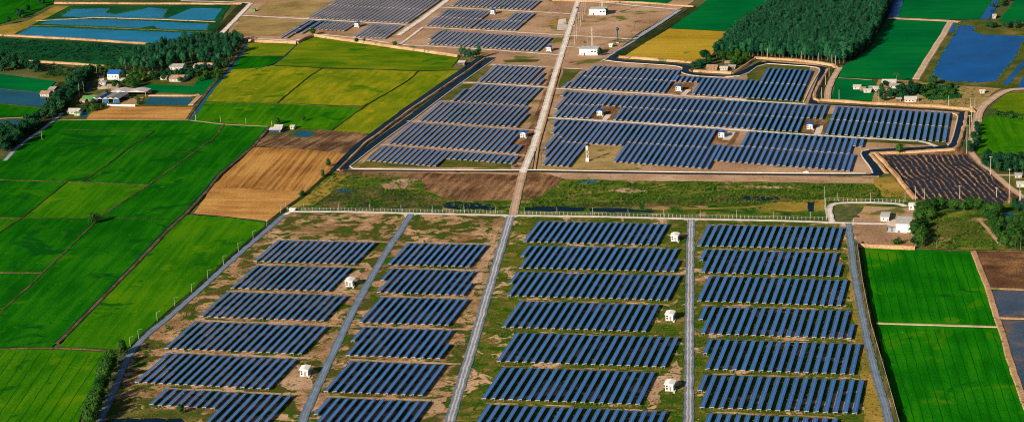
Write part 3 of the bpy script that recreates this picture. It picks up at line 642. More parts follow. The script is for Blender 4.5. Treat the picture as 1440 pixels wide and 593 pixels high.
ribbon('canal', Q('', 1384, 27, 1396, 8, 1404, -15), 11, -0.02, 'water_blue', 'blue canal strip in the top right corner', 'canal')
ribbon('farm_track', Q('', 1250, 26, 1337, 30, 1350, 31.5), 6.5, 0.06, 'road_dirt', 'pale dirt track above the deep green field', 'track', height=0.5, slope=1)
ribbon('farm_track', Q('', 1337, 31, 1325, 52, 1307, 80, 1288, 112), 6.0, 0.06, 'road_dirt', 'pale dirt track left of the blue pond', 'track', height=0.5, slope=1)
sheet('pond_bank', Q('', 1288, 113, 1307, 82, 1337, 32, 1480, 28, 1480, 125, 1400, 124), -0.1, 'grass_bank', 'grassy banks round the blue pond', 'bank')
sheet('big_pond', Q('e', 815, 490, 850, 430, 900, 330, 965, 235, 985, 190, 1000, 168, 1105, 178, 1100, 215, 1160, 235, 1435, 245, 1425, 290, 1390, 375, 1250, 545, 1120, 558, 890, 545), 0.0, 'water_blue', 'large deep blue pond at the upper right', 'pond', amp=1.0)
ribbon('ditch', Q('e', 940, 220, 965, 165), 6, 0.02, 'water_blue', 'short blue ditch left of the big pond', 'ditch')
ribbon('ditch', Q('e', 1310, 570, 1435, 420), 6, 0.02, 'water_blue', 'blue ditch right of the big pond', 'ditch')
sheet('small_pond', Q('e', 1390, 585, 1435, 510, 1500, 510, 1500, 600), 0.02, 'water_blue', 'corner of a blue pond at the right edge', 'pond', amp=0.5)
sheet('village_ground', Q('', 1169, 142, 1226, 143, 1235, 112, 1288, 113, 1300, 116, 1370, 122, 1415, 122, 1400, 128, 1372, 155, 1360, 157, 1300, 152), -0.08, 'dry_yellow', 'dry grassy ground round the farm houses', 'ground', amp=1.5)
sheet('grass_patch', Q('', 1290, 118, 1345, 120, 1352, 138, 1310, 141, 1285, 130), 0.0, 'green_scrub', 'green scrub below the big pond', 'grass', amp=2, step=8)
ribbon('dirt_road', Q('4', 970, 600, 990, 500, 1000, 455, 1040, 420, 1110, 375, 1186, 370, 1260, 370), 9, 0.02, 'road_dirt', 'pale dirt road winding along the right edge', 'road', smooth=2)
ribbon('dirt_road', Q('', 1367, 200, 1363, 211, 1377, 228, 1400, 246, 1425, 268, 1460, 290), 6, 0.04, 'road_dirt', 'dirt road below the right hedge, beside the burnt field', 'road', smooth=1)
ribbon('dirt_road', Q('', 1402, 246, 1440, 246.5, 1480, 247), 5, 0.03, 'road_dirt', 'dirt branch road at the right edge', 'road')
sheet('rice_field', Q('4', 1045, 455, 1115, 388, 1260, 384, 1260, 475, 1150, 480), Z1, 'rice_olive_green', 'olive field at the right edge', 'field')
sheet('rice_field', Q('4', 1010, 500, 1040, 480, 1260, 500, 1260, 640, 990, 640), Z1 + 0.05, 'rice_bright', 'bright green field at the right edge above the hedge', 'field')
sheet('grass_patch', Q('', 1360, 205, 1374, 190, 1450, 205, 1450, 245, 1402, 245, 1377, 226), -0.05, 'grass_bank', 'grass under the right hedge', 'grass')
sheet('grass_patch', Q('', 1405, 249, 1460, 249, 1460, 285, 1428, 265), -0.05, 'grass_bank', 'grass yard at the right edge', 'grass')

# --- upper left land
sheet('rice_field', Q('1', -80, -20, 215, -20, 225, 10, 130, 60, 0, 100, -80, 110), Z1, 'rice_dark', 'green field in the top left corner', 'field')
sheet('pond_bank', Q('1', 0, 150, 60, 140, 250, 25, 960, 22, 890, 140, 700, 190, 620, 184), -0.1, 'green_scrub', 'green grass banks of the upper left fish ponds', 'bank', amp=1.5)
sheet('dry_grass_patch', Q('1', -60, 150, -60, 120, 110, 90, 230, 25, 290, 25, 60, 142), -0.05, 'gold_grass', 'pale dry grass beside the fish ponds', 'grass', amp=1.5)
sheet('fish_pond', Q('1', 255, 68, 300, 38, 460, 36, 440, 55, 480, 60, 580, 42, 620, 32, 700, 38, 680, 72, 700, 80, 255, 70), -0.02, 'water_teal', 'far left fish pond with grass tongues', 'pond', amp=1)
sheet('fish_pond', Q('1', 690, 81, 760, 50, 800, 35, 925, 36, 890, 86), -0.02, 'water_teal', 'far right fish pond', 'pond', amp=1)
sheet('fish_pond', Q('1', 165, 100, 235, 78, 500, 82, 870, 100, 862, 128, 660, 122, 640, 108, 580, 118, 300, 106), -0.02, 'water_teal', 'middle fish pond', 'pond', amp=1)
sheet('fish_pond', Q('1', 70, 145, 130, 112, 400, 122, 800, 138, 790, 160, 620, 182), -0.02, 'water_teal', 'nearest long fish pond', 'pond', amp=1)
sheet('scrub_meadow', Q('1', -60, 160, 0, 156, 330, 172, 620, 190, 700, 185, 490, 290, 350, 268, 0, 246, -60, 244), -0.08, 'green_scrub', 'deep green bushy meadow below the fish ponds', 'meadow')
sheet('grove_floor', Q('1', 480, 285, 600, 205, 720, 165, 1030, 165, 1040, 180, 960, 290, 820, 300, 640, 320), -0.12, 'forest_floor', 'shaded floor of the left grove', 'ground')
ribbon('ditch', Q('1', 390, 190, 560, 197), 3, 0.0, 'water_grey', 'thin ditch in the bushy meadow', 'ditch')
sheet('village_ground', Q('1', 230, 460, 380, 300, 470, 285, 650, 310, 960, 280, 850, 400, 800, 500, 360, 500, 250, 497), -0.1, 'grass_bank', 'village ground with yards and grass', 'ground', amp=1.5)
sheet('rice_field', Q('1', -60, 304, 0, 308, 235, 340, 185, 388, 0, 368, -60, 362), Z1, 'rice_deep', 'dark green plot left of the village canal', 'field')
sheet('canal', Q('1', -60, 363, 0, 370, 180, 390, 200, 430, 180, 448, 0, 430, -60, 424), 0.02, 'water_grey', 'grey blue water left of the village', 'canal')
sheet('rice_field', Q('1', -60, 428, 0, 434, 172, 452, 130, 484, 0, 490, -60, 492), Z1 + 0.04, 'rice_dark', 'small green plot below the grey blue water', 'field')
ribbon('dirt_path', Q('1', -60, 497, 0, 495, 140, 488), 4, 0.08, 'road_dirt', 'dirt path below the small green plot', 'path')
sheet('canal', Q('1', -60, 505, 0, 503, 120, 498, 100, 540, 0, 545, -60, 550), 0.0, 'water_grey', 'lower grey water at the left edge', 'canal')
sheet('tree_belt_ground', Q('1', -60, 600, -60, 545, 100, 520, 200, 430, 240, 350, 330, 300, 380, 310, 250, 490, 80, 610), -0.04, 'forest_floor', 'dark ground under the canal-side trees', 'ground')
sheet('scrub_meadow', Q('1', 120, 305, 240, 275, 380, 290, 330, 330, 240, 345), -0.02, 'grass_bank', 'pale scrub patch left of the village', 'meadow', amp=2)
ribbon('canal_road', Q('1', 20, 670, 60, 625, 110, 585, 170, 545, 240, 490, 262, 470), 5, 0.06, 'road_grey', 'narrow grey road along the canal-side trees', 'road', smooth=1)
sheet('earth_yard', Q('1', 360, 497, 390, 465, 440, 446, 600, 444, 815, 447, 812, 470, 790, 498), 0.0, 'stubble_pale', 'orange brown earth yard below the warehouses', 'yard', amp=1)
sheet('earth_yard', Q('1', 500, 435, 545, 405, 600, 405, 580, 438), 0.0, 'orange_soil', 'orange earth patch beside the warehouses', 'yard', amp=0.6)
sheet('village_pond', Q('1', 590, 436, 628, 405, 802, 408, 786, 438), 0.02, 'water_grey', 'grey green pond right of the warehouses', 'pond', amp=0.5)
ribbon('pond_rim', Q('1', 622, 399, 800, 400, 830, 396), 5, 0.04, 'tan_soil', 'tan bank above the village pond', 'bank', height=0.8, slope=1)
ribbon('pond_rim', Q('1', 795, 440, 835, 400), 5, 0.04, 'tan_soil', 'tan bank right of the village pond', 'bank', height=0.8, slope=1)
sheet('rice_field', Q('1', 600, 385, 608, 350, 870, 362, 860, 392), Z1 + 0.06, 'rice_deep', 'green plot above the village pond', 'field')
sheet('village_lane', Q('1', 405, 375, 415, 305, 440, 300, 430, 345, 450, 370), 0.04, 'pale_yard', 'pale lane leading to the blue-roofed house', 'lane', amp=0.5)
sheet('village_canal', Q('1', 362, 385, 372, 340, 386, 342, 380, 380), 0.04, 'water_grey', 'short canal piece beside the lane', 'canal', amp=0.4)
sheet('village_canal', Q('1', 325, 490, 350, 462, 380, 460, 355, 490), 0.04, 'water_grey', 'canal piece under the lower house', 'canal', amp=0.4)
for k in range(5):
    ribbon('seed_bed', Q('1', 818 + k * 17, 358 + k * 0.6, 836 + k * 13, 331 + k * 0.5), 2.4, 0.06, 'water_grey' if k % 2 else 'road_blue', ['leftmost', 'second', 'middle', 'fourth', 'rightmost'][k] + ' pale covered seed bed in the garden plot', 'seed bed', amp=0.1)
sheet('garden_plot', Q('1', 805, 362, 830, 326, 905, 330, 890, 365), 0.0, 'rice_deep', 'garden plot with seed beds', 'garden', amp=0.5)

# --- dikes (orange laterite banks)
def dike(pts, w, h, label, slope=2.0, mat='orange_soil', amp=0.5):
    if mat != 'bund': w *= .75; h *= .8
    return ribbon('dike', pts, w, -0.1, mat, label, 'dike', height=h, slope=slope, amp=amp, step=10)
dike(Q('1', -60, 144, 0, 148, 330, 166, 620, 184), 4, 2.2, 'orange dike below the nearest fish pond')
dike(Q('1', 225, 15, 600, 17, 1010, 18), 4, 2.2, 'orange dike along the top of the fish ponds')
dike(Q('1', -60, 246, 0, 250, 340, 270, 470, 281), 3, 2.4, 'orange dike below the bushy meadow')
dike(Q('1', 470, 300, 560, 302, 650, 307), 3, 2.4, 'orange dike behind the village trees')
dike(Q('1', 825, 268, 940, 271), 3, 2.4, 'short orange dike right of the grove')
dike(Q('1', 150, 88, 400, 74, 700, 83, 900, 92), 2, 0.8, 'low earth bank between far and middle fish ponds', 1.2, 'tan_soil')
dike(Q('1', 120, 108, 300, 110, 640, 125, 870, 136), 2, 0.8, 'low grassy bank between middle and nearest fish ponds', 1.2, 'grass_bank')
dike(Q('b', 242, 281, 400, 286, 562, 294), 4, 3.6, 'orange dike above the small olive parcel', 1.4)
dike(Q('b', 562, 294, 620, 262, 680, 243), 3, 3.0, 'dark turning dike at the bend above the olive land', 1.2)
dike(Q('', 442, 51, 520, 62, 600, 73.5, 645, 80), 4, 3.6, 'long orange dike above the large olive parcel', 1.4)
dike(Q('', 682, 82, 640, 112, 582, 151, 512, 203, 476, 239.5), 2.0, 1.6, 'long thin orange dike beside the left canal', 1.2)
dike(Q('d', 150, 388, 400, 406, 690, 428), 4, 2.8, 'orange dike below the golden rice field', 1.2)
dike(Q('d', 650, 482, 780, 490, 905, 496), 4, 2.8, 'orange dike round the canal-side house', 1.2)
dike(Q('d', 905, 496, 1000, 440, 1062, 398), 2, 2.0, 'slanting dike beside the canal bend', 1.2)
dike(Q('', 1061, 82.5, 1110, 85, 1150, 89, 1172, 93, 1176, 96), 4, 2.8, 'orange dike in front of the tree plantation', 1.2)
dike(Q('O', 690, 85, 640, 170, 605, 240, 600, 285, 640, 300), 3, 1.8, 'orange bank right of the canal under the plantation', 1.2)
dike(Q('', 1154, 141.5, 1220, 146, 1320, 150.5, 1365, 154.5, 1369, 158), 4, 2.6, 'long orange dike below the farm houses', 1.2)
dike(Q('P', 1150, 40, 1125, 160, 1095, 255, 1060, 290), 3, 1.8, 'orange bank right of the last canal', 1.2)
dike(Q('P', 500, 320, 700, 312, 900, 300, 1060, 290), 4, 2.2, 'orange bank above the burnt field', 1.2)
dike(Q('P', 500, 320, 560, 385, 610, 450), 3, 1.6, 'orange bank beside the canal end', 1.2)
dike(Q('P', 535, 318, 650, 440, 740, 550, 800, 620), 3, 2.4, 'orange bank left of the burnt field', 1.2)
dike(Q('d', -300, 8, 0, 10, 300, 22, 650, 48), 3, 2.0, 'orange dike at the top edge beyond the substation', 1.2)
dike(Q('', 1204, 346.5, 1250, 349, 1287, 350.5), 2.4, 3.4, 'orange earth bank above the right rice parcel', 1.0)
dike(Q('', 1204, 344, 1212, 400, 1224, 462, 1244, 530, 1262, 593, 1275, 640), 1.4, 4.2, 'long bank with a fence between the right road and the rice parcels', 0.4, 'bund')

# --- canals
def canal(pts, w, label, mat='water_navy', sm=1, z=0.0):
    return ribbon('canal', pts, w, z, mat, label, 'canal', amp=0.25, smooth=sm)
canal(Q('', 692, 81, 640, 118.5, 578, 165, 523, 204, 482, 238), 9, 'dark canal along the left side of the upper farm', 'water_navy')
ribbon('ditch', Q('', 676, 82, 632, 112, 574, 152, 505, 204, 470, 239), 9, 0.14, 'water_navy', 'dark band coloured as shade between the olive strip and the thin dike', 'ditch')  # near-black navy colour stands in for the deep shade beside the dike
ribbon('canal_kerb', Q('', 695, 84, 645, 119.5, 583, 166.5, 528, 206, 492, 234, 497, 237.5, 640, 239.3, 736, 239), 1.0, 0.05, 'concrete_pale', 'pale kerb along the left canal', 'kerb', height=0.5, slope=0.2, amp=0.05)
canal(Q('', 482, 239.5, 640, 241, 734, 241), 4, 'narrow dark canal under the upper left farm')
canal(Q('', 742, 240.6, 850, 242.4, 960, 244, 1100, 245.6, 1228, 246), 4.5, 'narrow dark canal under the upper right farm', sm=0)
ribbon('canal_kerb', Q('', 742, 239, 850, 240.7, 960, 242.2, 1100, 243.6, 1218, 244), 1.0, 0.05, 'concrete_pale', 'pale kerb along the lower canal', 'kerb', height=0.5, slope=0.2, amp=0.05)
canal(Q('', 1226, 246, 1236, 244, 1233, 236, 1214, 219, 1217, 213, 1230, 211.5, 1300, 208, 1330, 206), 8, 'dark winding canal at the right end of the farm', sm=2, z=0.02)
ribbon('canal_kerb', Q('', 1227, 243, 1225, 237, 1210, 218, 1212, 212.5, 1222, 210.5), 1.0, 0.05, 'concrete_pale', 'pale kerb on the winding canal', 'kerb', height=0.5, slope=0.2, amp=0.05, smooth=1)
canal(Q('', 1330, 206, 1343, 203, 1350, 180, 1356, 158), 9, 'broad dark canal beyond the last panels', sm=1, z=0.04)
ribbon('canal_kerb', Q('', 1333, 204.5, 1338, 200, 1346, 170, 1347, 162, 1338, 159.5), 1.0, 0.07, 'concrete_pale', 'white kerb beside the broad canal', 'kerb', height=0.5, slope=0.2, amp=0.05, smooth=1)
canal(Q('', 1356, 157.5, 1300, 153.5, 1220, 149.5, 1145, 146), 4.5, 'thin canal under the long orange dike', sm=0)
canal(Q('', 1142, 146, 1150, 122, 1158, 103, 1160, 96, 1150, 93.5, 1110, 90.5, 1076, 87.5), 8, 'dark canal in front of the tree plantation', sm=1, z=0.02)
ribbon('canal_kerb', Q('O', 525, 305, 560, 230, 600, 150, 645, 85, 600, 68, 400, 55, 245, 45, 130, 128, 0, 135), 1.0, 0.08, 'concrete_pale', 'white kerb of the plantation canal', 'kerb', height=0.5, slope=0.2, amp=0.05, smooth=1)
canal(Q('d', 1120, 418, 1070, 440, 940, 508, 850, 512, 660, 502, 590, 485, 580, 468, 605, 452, 590, 443, 450, 430, 250, 418, 120, 405, 90, 392, 110, 372, 180, 325, 250, 278), 9, 'dark canal winding round the house below the golden field', sm=2, z=0.04)
ribbon('canal_kerb', Q('d', 920, 520, 850, 523, 650, 512, 575, 495, 560, 480, 575, 455, 500, 442, 300, 430, 130, 418, 40, 405), 1.0, 0.1, 'concrete_pale', 'pale kerb under the winding canal', 'kerb', height=0.4, slope=0.2, amp=0.05, smooth=1)
ribbon('ditch', Q('d', 660, 50, 480, 165, 300, 275, 150, 375), 13, 0.14, 'bund_dark', 'broad dark strip left of the golden and green fields', 'ditch')  # broad flat strip in dark olive brown between road and fields
ribbon('ditch', Q('b', 190, 25, 80, 140, 0, 215), 6, 0.14, 'bund_dark', 'dark ditch right of the fish ponds', 'ditch')
ribbon('ditch', Q('O', 745, 75, 690, 150, 650, 285), 6, 0.14, 'bund_dark', 'dark ditch beside the track below the plantation', 'ditch')
ribbon('ditch', Q('b', 215, 27, 110, 140, 15, 240), 5, 0.14, 'bund_dark', 'second dark ditch right of the fish ponds', 'ditch')

# --- roads
def road(pts, w, mat, label, z=0.14, sm=0, amp=0.55, name='gravel_road'):
    return ribbon(name, pts, w, z, mat, label, 'road', amp=amp, smooth=sm, step=4, camp=.1)
road(Q('', 815, -14, 813, 0, 788.5, 80, 775, 124, 751, 204, 741, 229, 735, 243), 7.0, 'road_pale', 'pale main gravel road running up between the upper farms', 0.2)
road(Q('', 735, 243, 729, 268, 721, 303), 7.5, 'road_dirt', 'brown dirt road joining the two farms', 0.18)
ribbon('canal_kerb', Q('', 787, 97, 770, 160, 757, 206, 752, 238), 1.8, 0.12, 'orange_soil', 'orange earth edge along the right of the main road', 'kerb', height=0.5, slope=0.3, amp=0.1)
ribbon('ditch', Q('', 785.5, 97, 768, 160, 755, 206, 750, 238), 2.2, 0.1, 'water_navy', 'thin dark ditch right of the main road', 'ditch')
ribbon('earth_strip', Q('', 779, 97, 761, 150, 744, 190, 730, 228), 6, 0.02, 'brown_soil', 'brown earth strip left of the main road', 'soil')
for pts, w, mat, lab in [
    (Q('K', 710, 172, 1000, 188, 1300, 207), 4, 'road_pale', 'pale farm track under the uppermost left panel row'),
    (Q('K', 345, 432, 800, 463, 1230, 496), 4, 'road_dirt', 'farm track through the middle of the left panel rows'),
    (Q('L', 165, 255, 600, 285, 1160, 331), 4, 'road_dirt', 'farm track above the lowest left panel row'),
    (Q('M', 135, 213, 700, 245, 1435, 289), 4.5, 'road_pale', 'pale track under the first right panel rows'),
    (Q('O', 0, 288, 540, 318), 4.5, 'road_pale', 'right end of the pale track under the plantation panels'),
    (Q('M', 80, 410, 700, 445, 1435, 493), 5, 'road_pale', 'pale track under the second right panel rows'),
    (Q('O', 0, 487, 600, 527, 1300, 568) + Q('P', 800, 228, 880, 245, 940, 268), 5, 'road_pale', 'long pale track ending at the last canal'),
    (Q('b', 190, 105, 640, 130, 1300, 167), 5, 'road_pale', 'pale track in the upper left farm'),
    (Q('b', 100, 252, 300, 262, 550, 275, 690, 232, 760, 236, 1000, 262, 1180, 290), 4, 'road_pale', 'pale track above the long orange dike'),
    (Q('c', -5, 240, 160, 130, 345, -10), 8, 'road_pale', 'broad pale road slanting through the upper farm'),
    (Q('c', 270, 50, 700, 70, 1165, 95), 4, 'road_pale', 'pale track above the cabin with the long shadow'),
    (Q('c', 10, 302, 165, 185, 600, 207, 1110, 238), 4, 'road_pale', 'white track between two upper panel rows'),
    (Q('c', 1150, 240, 1435, 256) + Q('d', 120, 258, 240, 266), 4, 'road_pale', 'white track right of the main road'),
    (Q('c', 10, 302, 500, 328, 1085, 371), 4, 'road_pale', 'white track under the upper panel row'),
    (Q('c', 625, 438, 850, 445, 1050, 456), 3.5, 'road_pale', 'faint track above the left canal panels'),
    (Q('c', 1110, 460, 1240, 466), 3.5, 'road_pale', 'short pale track right of the main road'),
    (Q('c', 1130, 318, 1330, 326), 3.5, 'road_pale', 'short pale track to the substation'),
    (Q('c', 1215, 12, 1435, 22) + Q('d', 200, 35, 540, 66), 5, 'road_pale', 'pale track at the top by the far substation'),
    (Q('d', 555, 68, 400, 170, 245, 268), 7, 'road_grey', 'grey road along the broad dark strip'),
    (Q('d', 250, 275, 120, 350, 20, 418), 4, 'road_grey', 'grey bank road beside the canal bend'),
    (Q('b', 250, 25, 140, 140, 40, 240), 7, 'road_pale', 'grey gravel road right of the fish ponds'),
    (Q('b', -220, 8, 0, 12, 250, 20), 5, 'road_pale', 'pale road along the top of the fish ponds'),
    (Q('O', 770, 70, 720, 150, 690, 230, 685, 290), 7, 'road_dirt', 'pale dirt track below the plantation corner'),
    (Q('O', 760, 143, 880, 150, 985, 158), 2.5, 'road_dirt', 'thin dirt path between two deep green plots'),
    (Q('M', 1000, 265, 1045, 222), 6, 'pale_yard', 'concrete drive to the blue-roofed cabin under the canal bend'),
    (Q('M', 470, 432, 510, 390), 6, 'pale_yard', 'concrete drive to the cabin near the main road'),
    (Q('M', 1295, 560, 1335, 505), 8, 'pale_yard', 'concrete drive to the cabin right of the water tower'),
    (Q('O', 615, 528, 640, 465), 6, 'pale_yard', 'concrete drive to the right-hand blue-roofed cabin')]:
    road(pts, w, mat, lab)
# near farm roads
road(Q('', 400, 302, 409, 297.8, 480, 297.8, 577, 300, 716, 303, 850, 304.8, 971, 308, 1100, 310.5, 1196, 314, 1252, 315.2), 5.2, 'road_pale', 'pale gravel road along the white fence', 0.16)
road(Q('', 400, 302, 379, 320, 330, 362, 290, 399, 241, 443, 215, 463, 199, 478, 184, 495, 174, 515, 165, 538, 152, 566, 138, 600, 124, 640), 5.4, 'road_blue', 'blue grey gravel road along the lamp posts on the left', 0.14, 1)
road(Q('', 578, 301, 566, 320, 534, 368, 510, 412, 493, 443, 481, 470, 452, 530, 424, 594, 404, 640), 6.0, 'road_blue', 'blue grey gravel road between the two left panel blocks', 0.14, 1)
road(Q('', 718, 304, 713, 320, 695, 381, 677, 443, 670, 469, 651, 530, 632, 594, 618, 640), 7.0, 'road_grey', 'grey gravel road with pale wheel tracks in the middle', 0.14, 1)
road(Q('', 972, 309, 971, 340, 969.5, 423, 969.5, 470, 969, 530, 968.5, 594, 968, 640), 6.4, 'road_grey', 'grey gravel road beside the white cabins', 0.14, 1)
road(Q('', 1193, 314, 1196, 340, 1203, 398, 1210, 432, 1217, 466, 1230, 521, 1240, 555, 1251, 594, 1264, 640), 5.4, 'road_blue', 'blue grey gravel road along the right bank', 0.14, 1)
road(Q('g', 145, 345, 132, 310, 122, 270, 125, 240, 160, 222, 230, 216, 430, 215, 590, 222, 640, 240), 5.5, 'road_pale', 'pale looping road to the small white hut', 0.18, 2)
sheet('concrete_apron', Q('g', 490, 352, 560, 330, 580, 328, 582, 375, 520, 372), 0.1, 'pale_yard', 'concrete apron beside the white station building', 'yard', amp=0.2)
for c, lab in [((566, 299.8, 592, 300.6, 579, 303.5, 574, 309, 566, 318, 563, 317, 570, 306), 'flared junction of the pale road with the second gravel road'),
               ((704, 302.8, 734, 303.3, 722, 306.5, 716, 314, 709, 313, 712, 306.5), 'flared junction of the pale road with the middle gravel road'),
               ((958, 307.5, 986, 308.3, 976, 311.5, 975, 318, 968, 318, 966, 311), 'flared junction of the pale road with the road beside the cabins'),
               ((1180, 313.5, 1206, 314.3, 1198, 317, 1197, 324, 1190.5, 324, 1189, 317), 'flared junction of the pale road with the right gravel road')]:
    sheet('road_junction', Q('', *c), 0.125, 'pale_yard', lab, 'road', amp=.3, step=4)
ribbon('ditch', Q('', 398, 299, 372, 319, 322, 361, 283, 398, 233, 443, 207, 463, 190, 478), 2.4, 0.06, 'bund_dark', 'dark ditch left of the lamp-lined road', 'ditch')

# ------------------------------------------------------------------ solar tables
_U = ['', 'first', 'second', 'third', 'fourth', 'fifth', 'sixth', 'seventh', 'eighth', 'ninth', 'tenth', 'eleventh', 'twelfth', 'thirteenth',
      'fourteenth', 'fifteenth', 'sixteenth', 'seventeenth', 'eighteenth', 'nineteenth']
ORD = []
for q in range(1, 100):
    if q < 20: ORD.append(_U[q])
    else:
        t_ = ['twent', 'thirt', 'fort', 'fift', 'sixt', 'sevent', 'eight', 'ninet'][q // 10 - 2]
        ORD.append(t_ + 'ieth' if q % 10 == 0 else t_ + 'y-' + _U[q % 10])
TW, TLOW, THIGH = 3.2, 1.4, 1.95          # plan width, low (left) edge, high (right) edge
TSL = (THIGH - TLOW) / TW
def zt(x): return TLOW + TSL * x
def strip_geo(L, k, n=2):
    w = TW / n; a = k * w + (0.11 if k else 0.0); b = (k + 1) * w - (0.0 if k else 0.11); t = 0.06
    v = []
    for z in (0.0, t):
        for (x, y) in ((a, 0), (b, 0), (b, L), (a, L)): v.append((x, y, zt(x) + z))
    return v, [(4, 5, 6, 7), (0, 3, 2, 1), (0, 1, 5, 4), (1, 2, 6, 5), (2, 3, 7, 6), (3, 0, 4, 7)]
def beam_geo(y):
    v = []
    for z in (-0.26, -0.02):
        for (x, yy) in ((-0.05, y - .09), (TW + .05, y - .09), (TW + .05, y + .09), (-0.05, y + .09)): v.append((x, yy, zt(x) + z))
    return v, [(4, 5, 6, 7), (0, 3, 2, 1), (0, 1, 5, 4), (1, 2, 6, 5), (2, 3, 7, 6), (3, 0, 4, 7)]
def posts_geo(L, mb):
    n = max(2, int(L / 7) + 1)
    for i_ in range(n):
        y = 0.25 + (L - 0.5) * i_ / (n - 1)
        mb.box(0.45, y - .07, -0.3, 0.6, y + .07, zt(.5) - .1)
        mb.box(TW - .6, y - .07, -0.3, TW - .45, y + .07, zt(TW - .5) - .1)
    mb.add(*slope_bar(0.0, L, TW * .28)); mb.add(*slope_bar(0.0, L, TW * .75))
    return mb
def slope_bar(y0, y1, x, w=.06, top=-.03):
    z = zt(x); v = [(x - w, y0, z - .2), (x + w, y0, z - .2), (x + w, y1, z - .2), (x - w, y1, z - .2),
                    (x - w, y0, z + top), (x + w, y0, z + top), (x + w, y1, z + top), (x - w, y1, z + top)]
    return v, [(4, 5, 6, 7), (0, 3, 2, 1), (0, 1, 5, 4), (1, 2, 6, 5), (2, 3, 7, 6), (3, 0, 4, 7)]
_tm = {}
def table_meshes(L):
    k = round(L * 2) / 2
    if k not in _tm:
        d = {'strip': [mesh('solar_panel', *strip_geo(k, i_), MAT['solar']) for i_ in range(2)]}
        d['rail'] = mesh('centre_rail', *slope_bar(0.0, k, TW / 2, .105, .05), MAT['rail'])
        d['beam'] = [mesh('end_beam', *beam_geo(y), MAT['alu']) for y in (0.0, k)]
        d['posts'] = posts_geo(k, MB()).mesh('support_frame', MAT['steel'])
        _tm[k] = d
    return _tm[k]
def table(x, y, L, label, group):
    d = table_meshes(L)
    t = empty('solar_table', (x, y, 0.0)); tag(t, label, 'solar panels', group)
    for me in d['strip']: ob('solar_panel', me, t)
    ob('centre_rail', d['rail'], t)
    for me in d['beam']: ob('end_beam', me, t)
    ob('support_frame', d['posts'], t)
far = {'solar': MB(), 'alu': MB(), 'steel': MB(), 'rail': MB()}
def far_table(x, y, L):
    def put(mb, geo): mb.add([(a + x, b + y, c) for a, b, c in geo[0]], geo[1])
    for k in range(2): put(far['solar'], strip_geo(L, k))
    put(far['rail'], slope_bar(0, L, TW / 2, .105, .05))
    for yy in (0.0, L): put(far['alu'], beam_geo(yy))
    for xx in (TW * .28, TW * .75): put(far['steel'], slope_bar(0, L, xx))
    for i_ in range(max(2, int(L / 12) + 1)):
        yy = 0.25 + (L - .5) * i_ / max(1, int(L / 12))
        far['steel'].box(x + TW - .6, y + yy - .07, -.3, x + TW - .45, y + yy + .07, zt(TW - .5) - .1)
LT = 56.2
def low(t, x, y): return g(t, x, y, TLOW)
# block, near-left corner of first and last full table (or far-left when 'far'), count, short tables before / after
NEAR = [
    (1, 'n', ('A', 843, 225), ('C', 352, 243), 15, 0, 0), (1, 'n', ('A', 690, 405), ('A', 1327, 424), 14, 0, 0),
    (1, 'n', ('B', 478, 22), ('B', 1288, 50), 17, 0, 0), (1, 'n', ('B', 245, 235), ('B', 1140, 272), 18, 0, 0),
    (1, 'n', ('B', 45, 463), ('B', 920, 507), 17, 0, 0), (1, 'f', ('', 330.5, 551.4), ('', 404.8, 555.4), 7, 8, 0),
    (2, 'n', ('C', 597, 247), ('C', 1123, 262), 12, 0, 0), (2, 'n', ('C', 525, 433), ('C', 1033, 450), 11, 1, 1),
    (2, 'n', ('0', 568, 203), ('0', 905, 213), 12, 0, 0), (2, 'n', ('D', 318, 143), ('D', 865, 163), 11, 1, 1),
    (2, 'n', ('D', 168, 385), ('D', 803, 412), 12, 0, 0), (2, 'f', ('D', 255, 432), ('D', 850, 455), 11, 1, 0),
    (3, 'n', ('E', 265, 190), ('E', 1138, 210), 19, 0, 0), (3, 'n', ('E', 240, 365), ('E', 1203, 388), 20, 1, 1),
    (3, 'n', ('E', 158, 552), ('E', 1213, 580), 21, 1, 0), (3, 'n', ('I', 123, 283), ('I', 1062, 313), 18, 0, 0),
    (3, 'n', ('I', 88, 513), ('I', 1190, 550), 20, 0, 0), (3, 'n', ('F', 82, 433), ('F', 1115, 472), 18, 0, 0),
    (3, 'f', ('F', 125, 475), ('F', 1295, 522), 20, 0, 0),
    (4, 'n', ('G', 147, 217), ('G', 1060, 238), 19, 0, 0), (4, 'n', ('G', 170, 395), ('G', 1017, 420), 17, 1, 1),
    (4, 'n', ('J', 145, 108), ('J', 1082, 140), 18, 0, 0), (4, 'n', ('J', 168, 327), ('J', 1093, 358), 17, 1, 1),
    (4, 'n', ('H', 197, 235), ('H', 1168, 270), 17, 1, 0), (4, 'n', ('H', 163, 492), ('H', 1187, 533), 17, 1, 0),
    (4, 'f', ('H', 220, 535), ('H', 1058, 570), 14, 0, 0)]
BLOCK = {1: 'leftmost block', 2: 'second block from left', 3: 'third block from left', 4: 'rightmost block'}
rows = []
for b_, kind, p0, p1, n, sb, sa in NEAR:
    a = low(*p0); c = low(*p1)
    if kind == 'f':
        a = (a[0], a[1] - LT); c = (c[0], c[1] - LT)
    rows.append(dict(b=b_, a=a, c=c, n=n, sb=sb, sa=sa))
for b_ in (1, 2, 3, 4):                            # rank of each row in its block, nearest first
    rs = sorted([r for r in rows if r['b'] == b_], key=lambda r: r['a'][1])
    for k, r in enumerate(rs): r['rank'] = k
RANK = ['nearest row', 'second nearest row', 'third nearest row', 'fourth nearest row', 'fifth nearest row', 'sixth nearest row', 'seventh nearest row']
count = 0; LIMIT = 300; track_lines = []
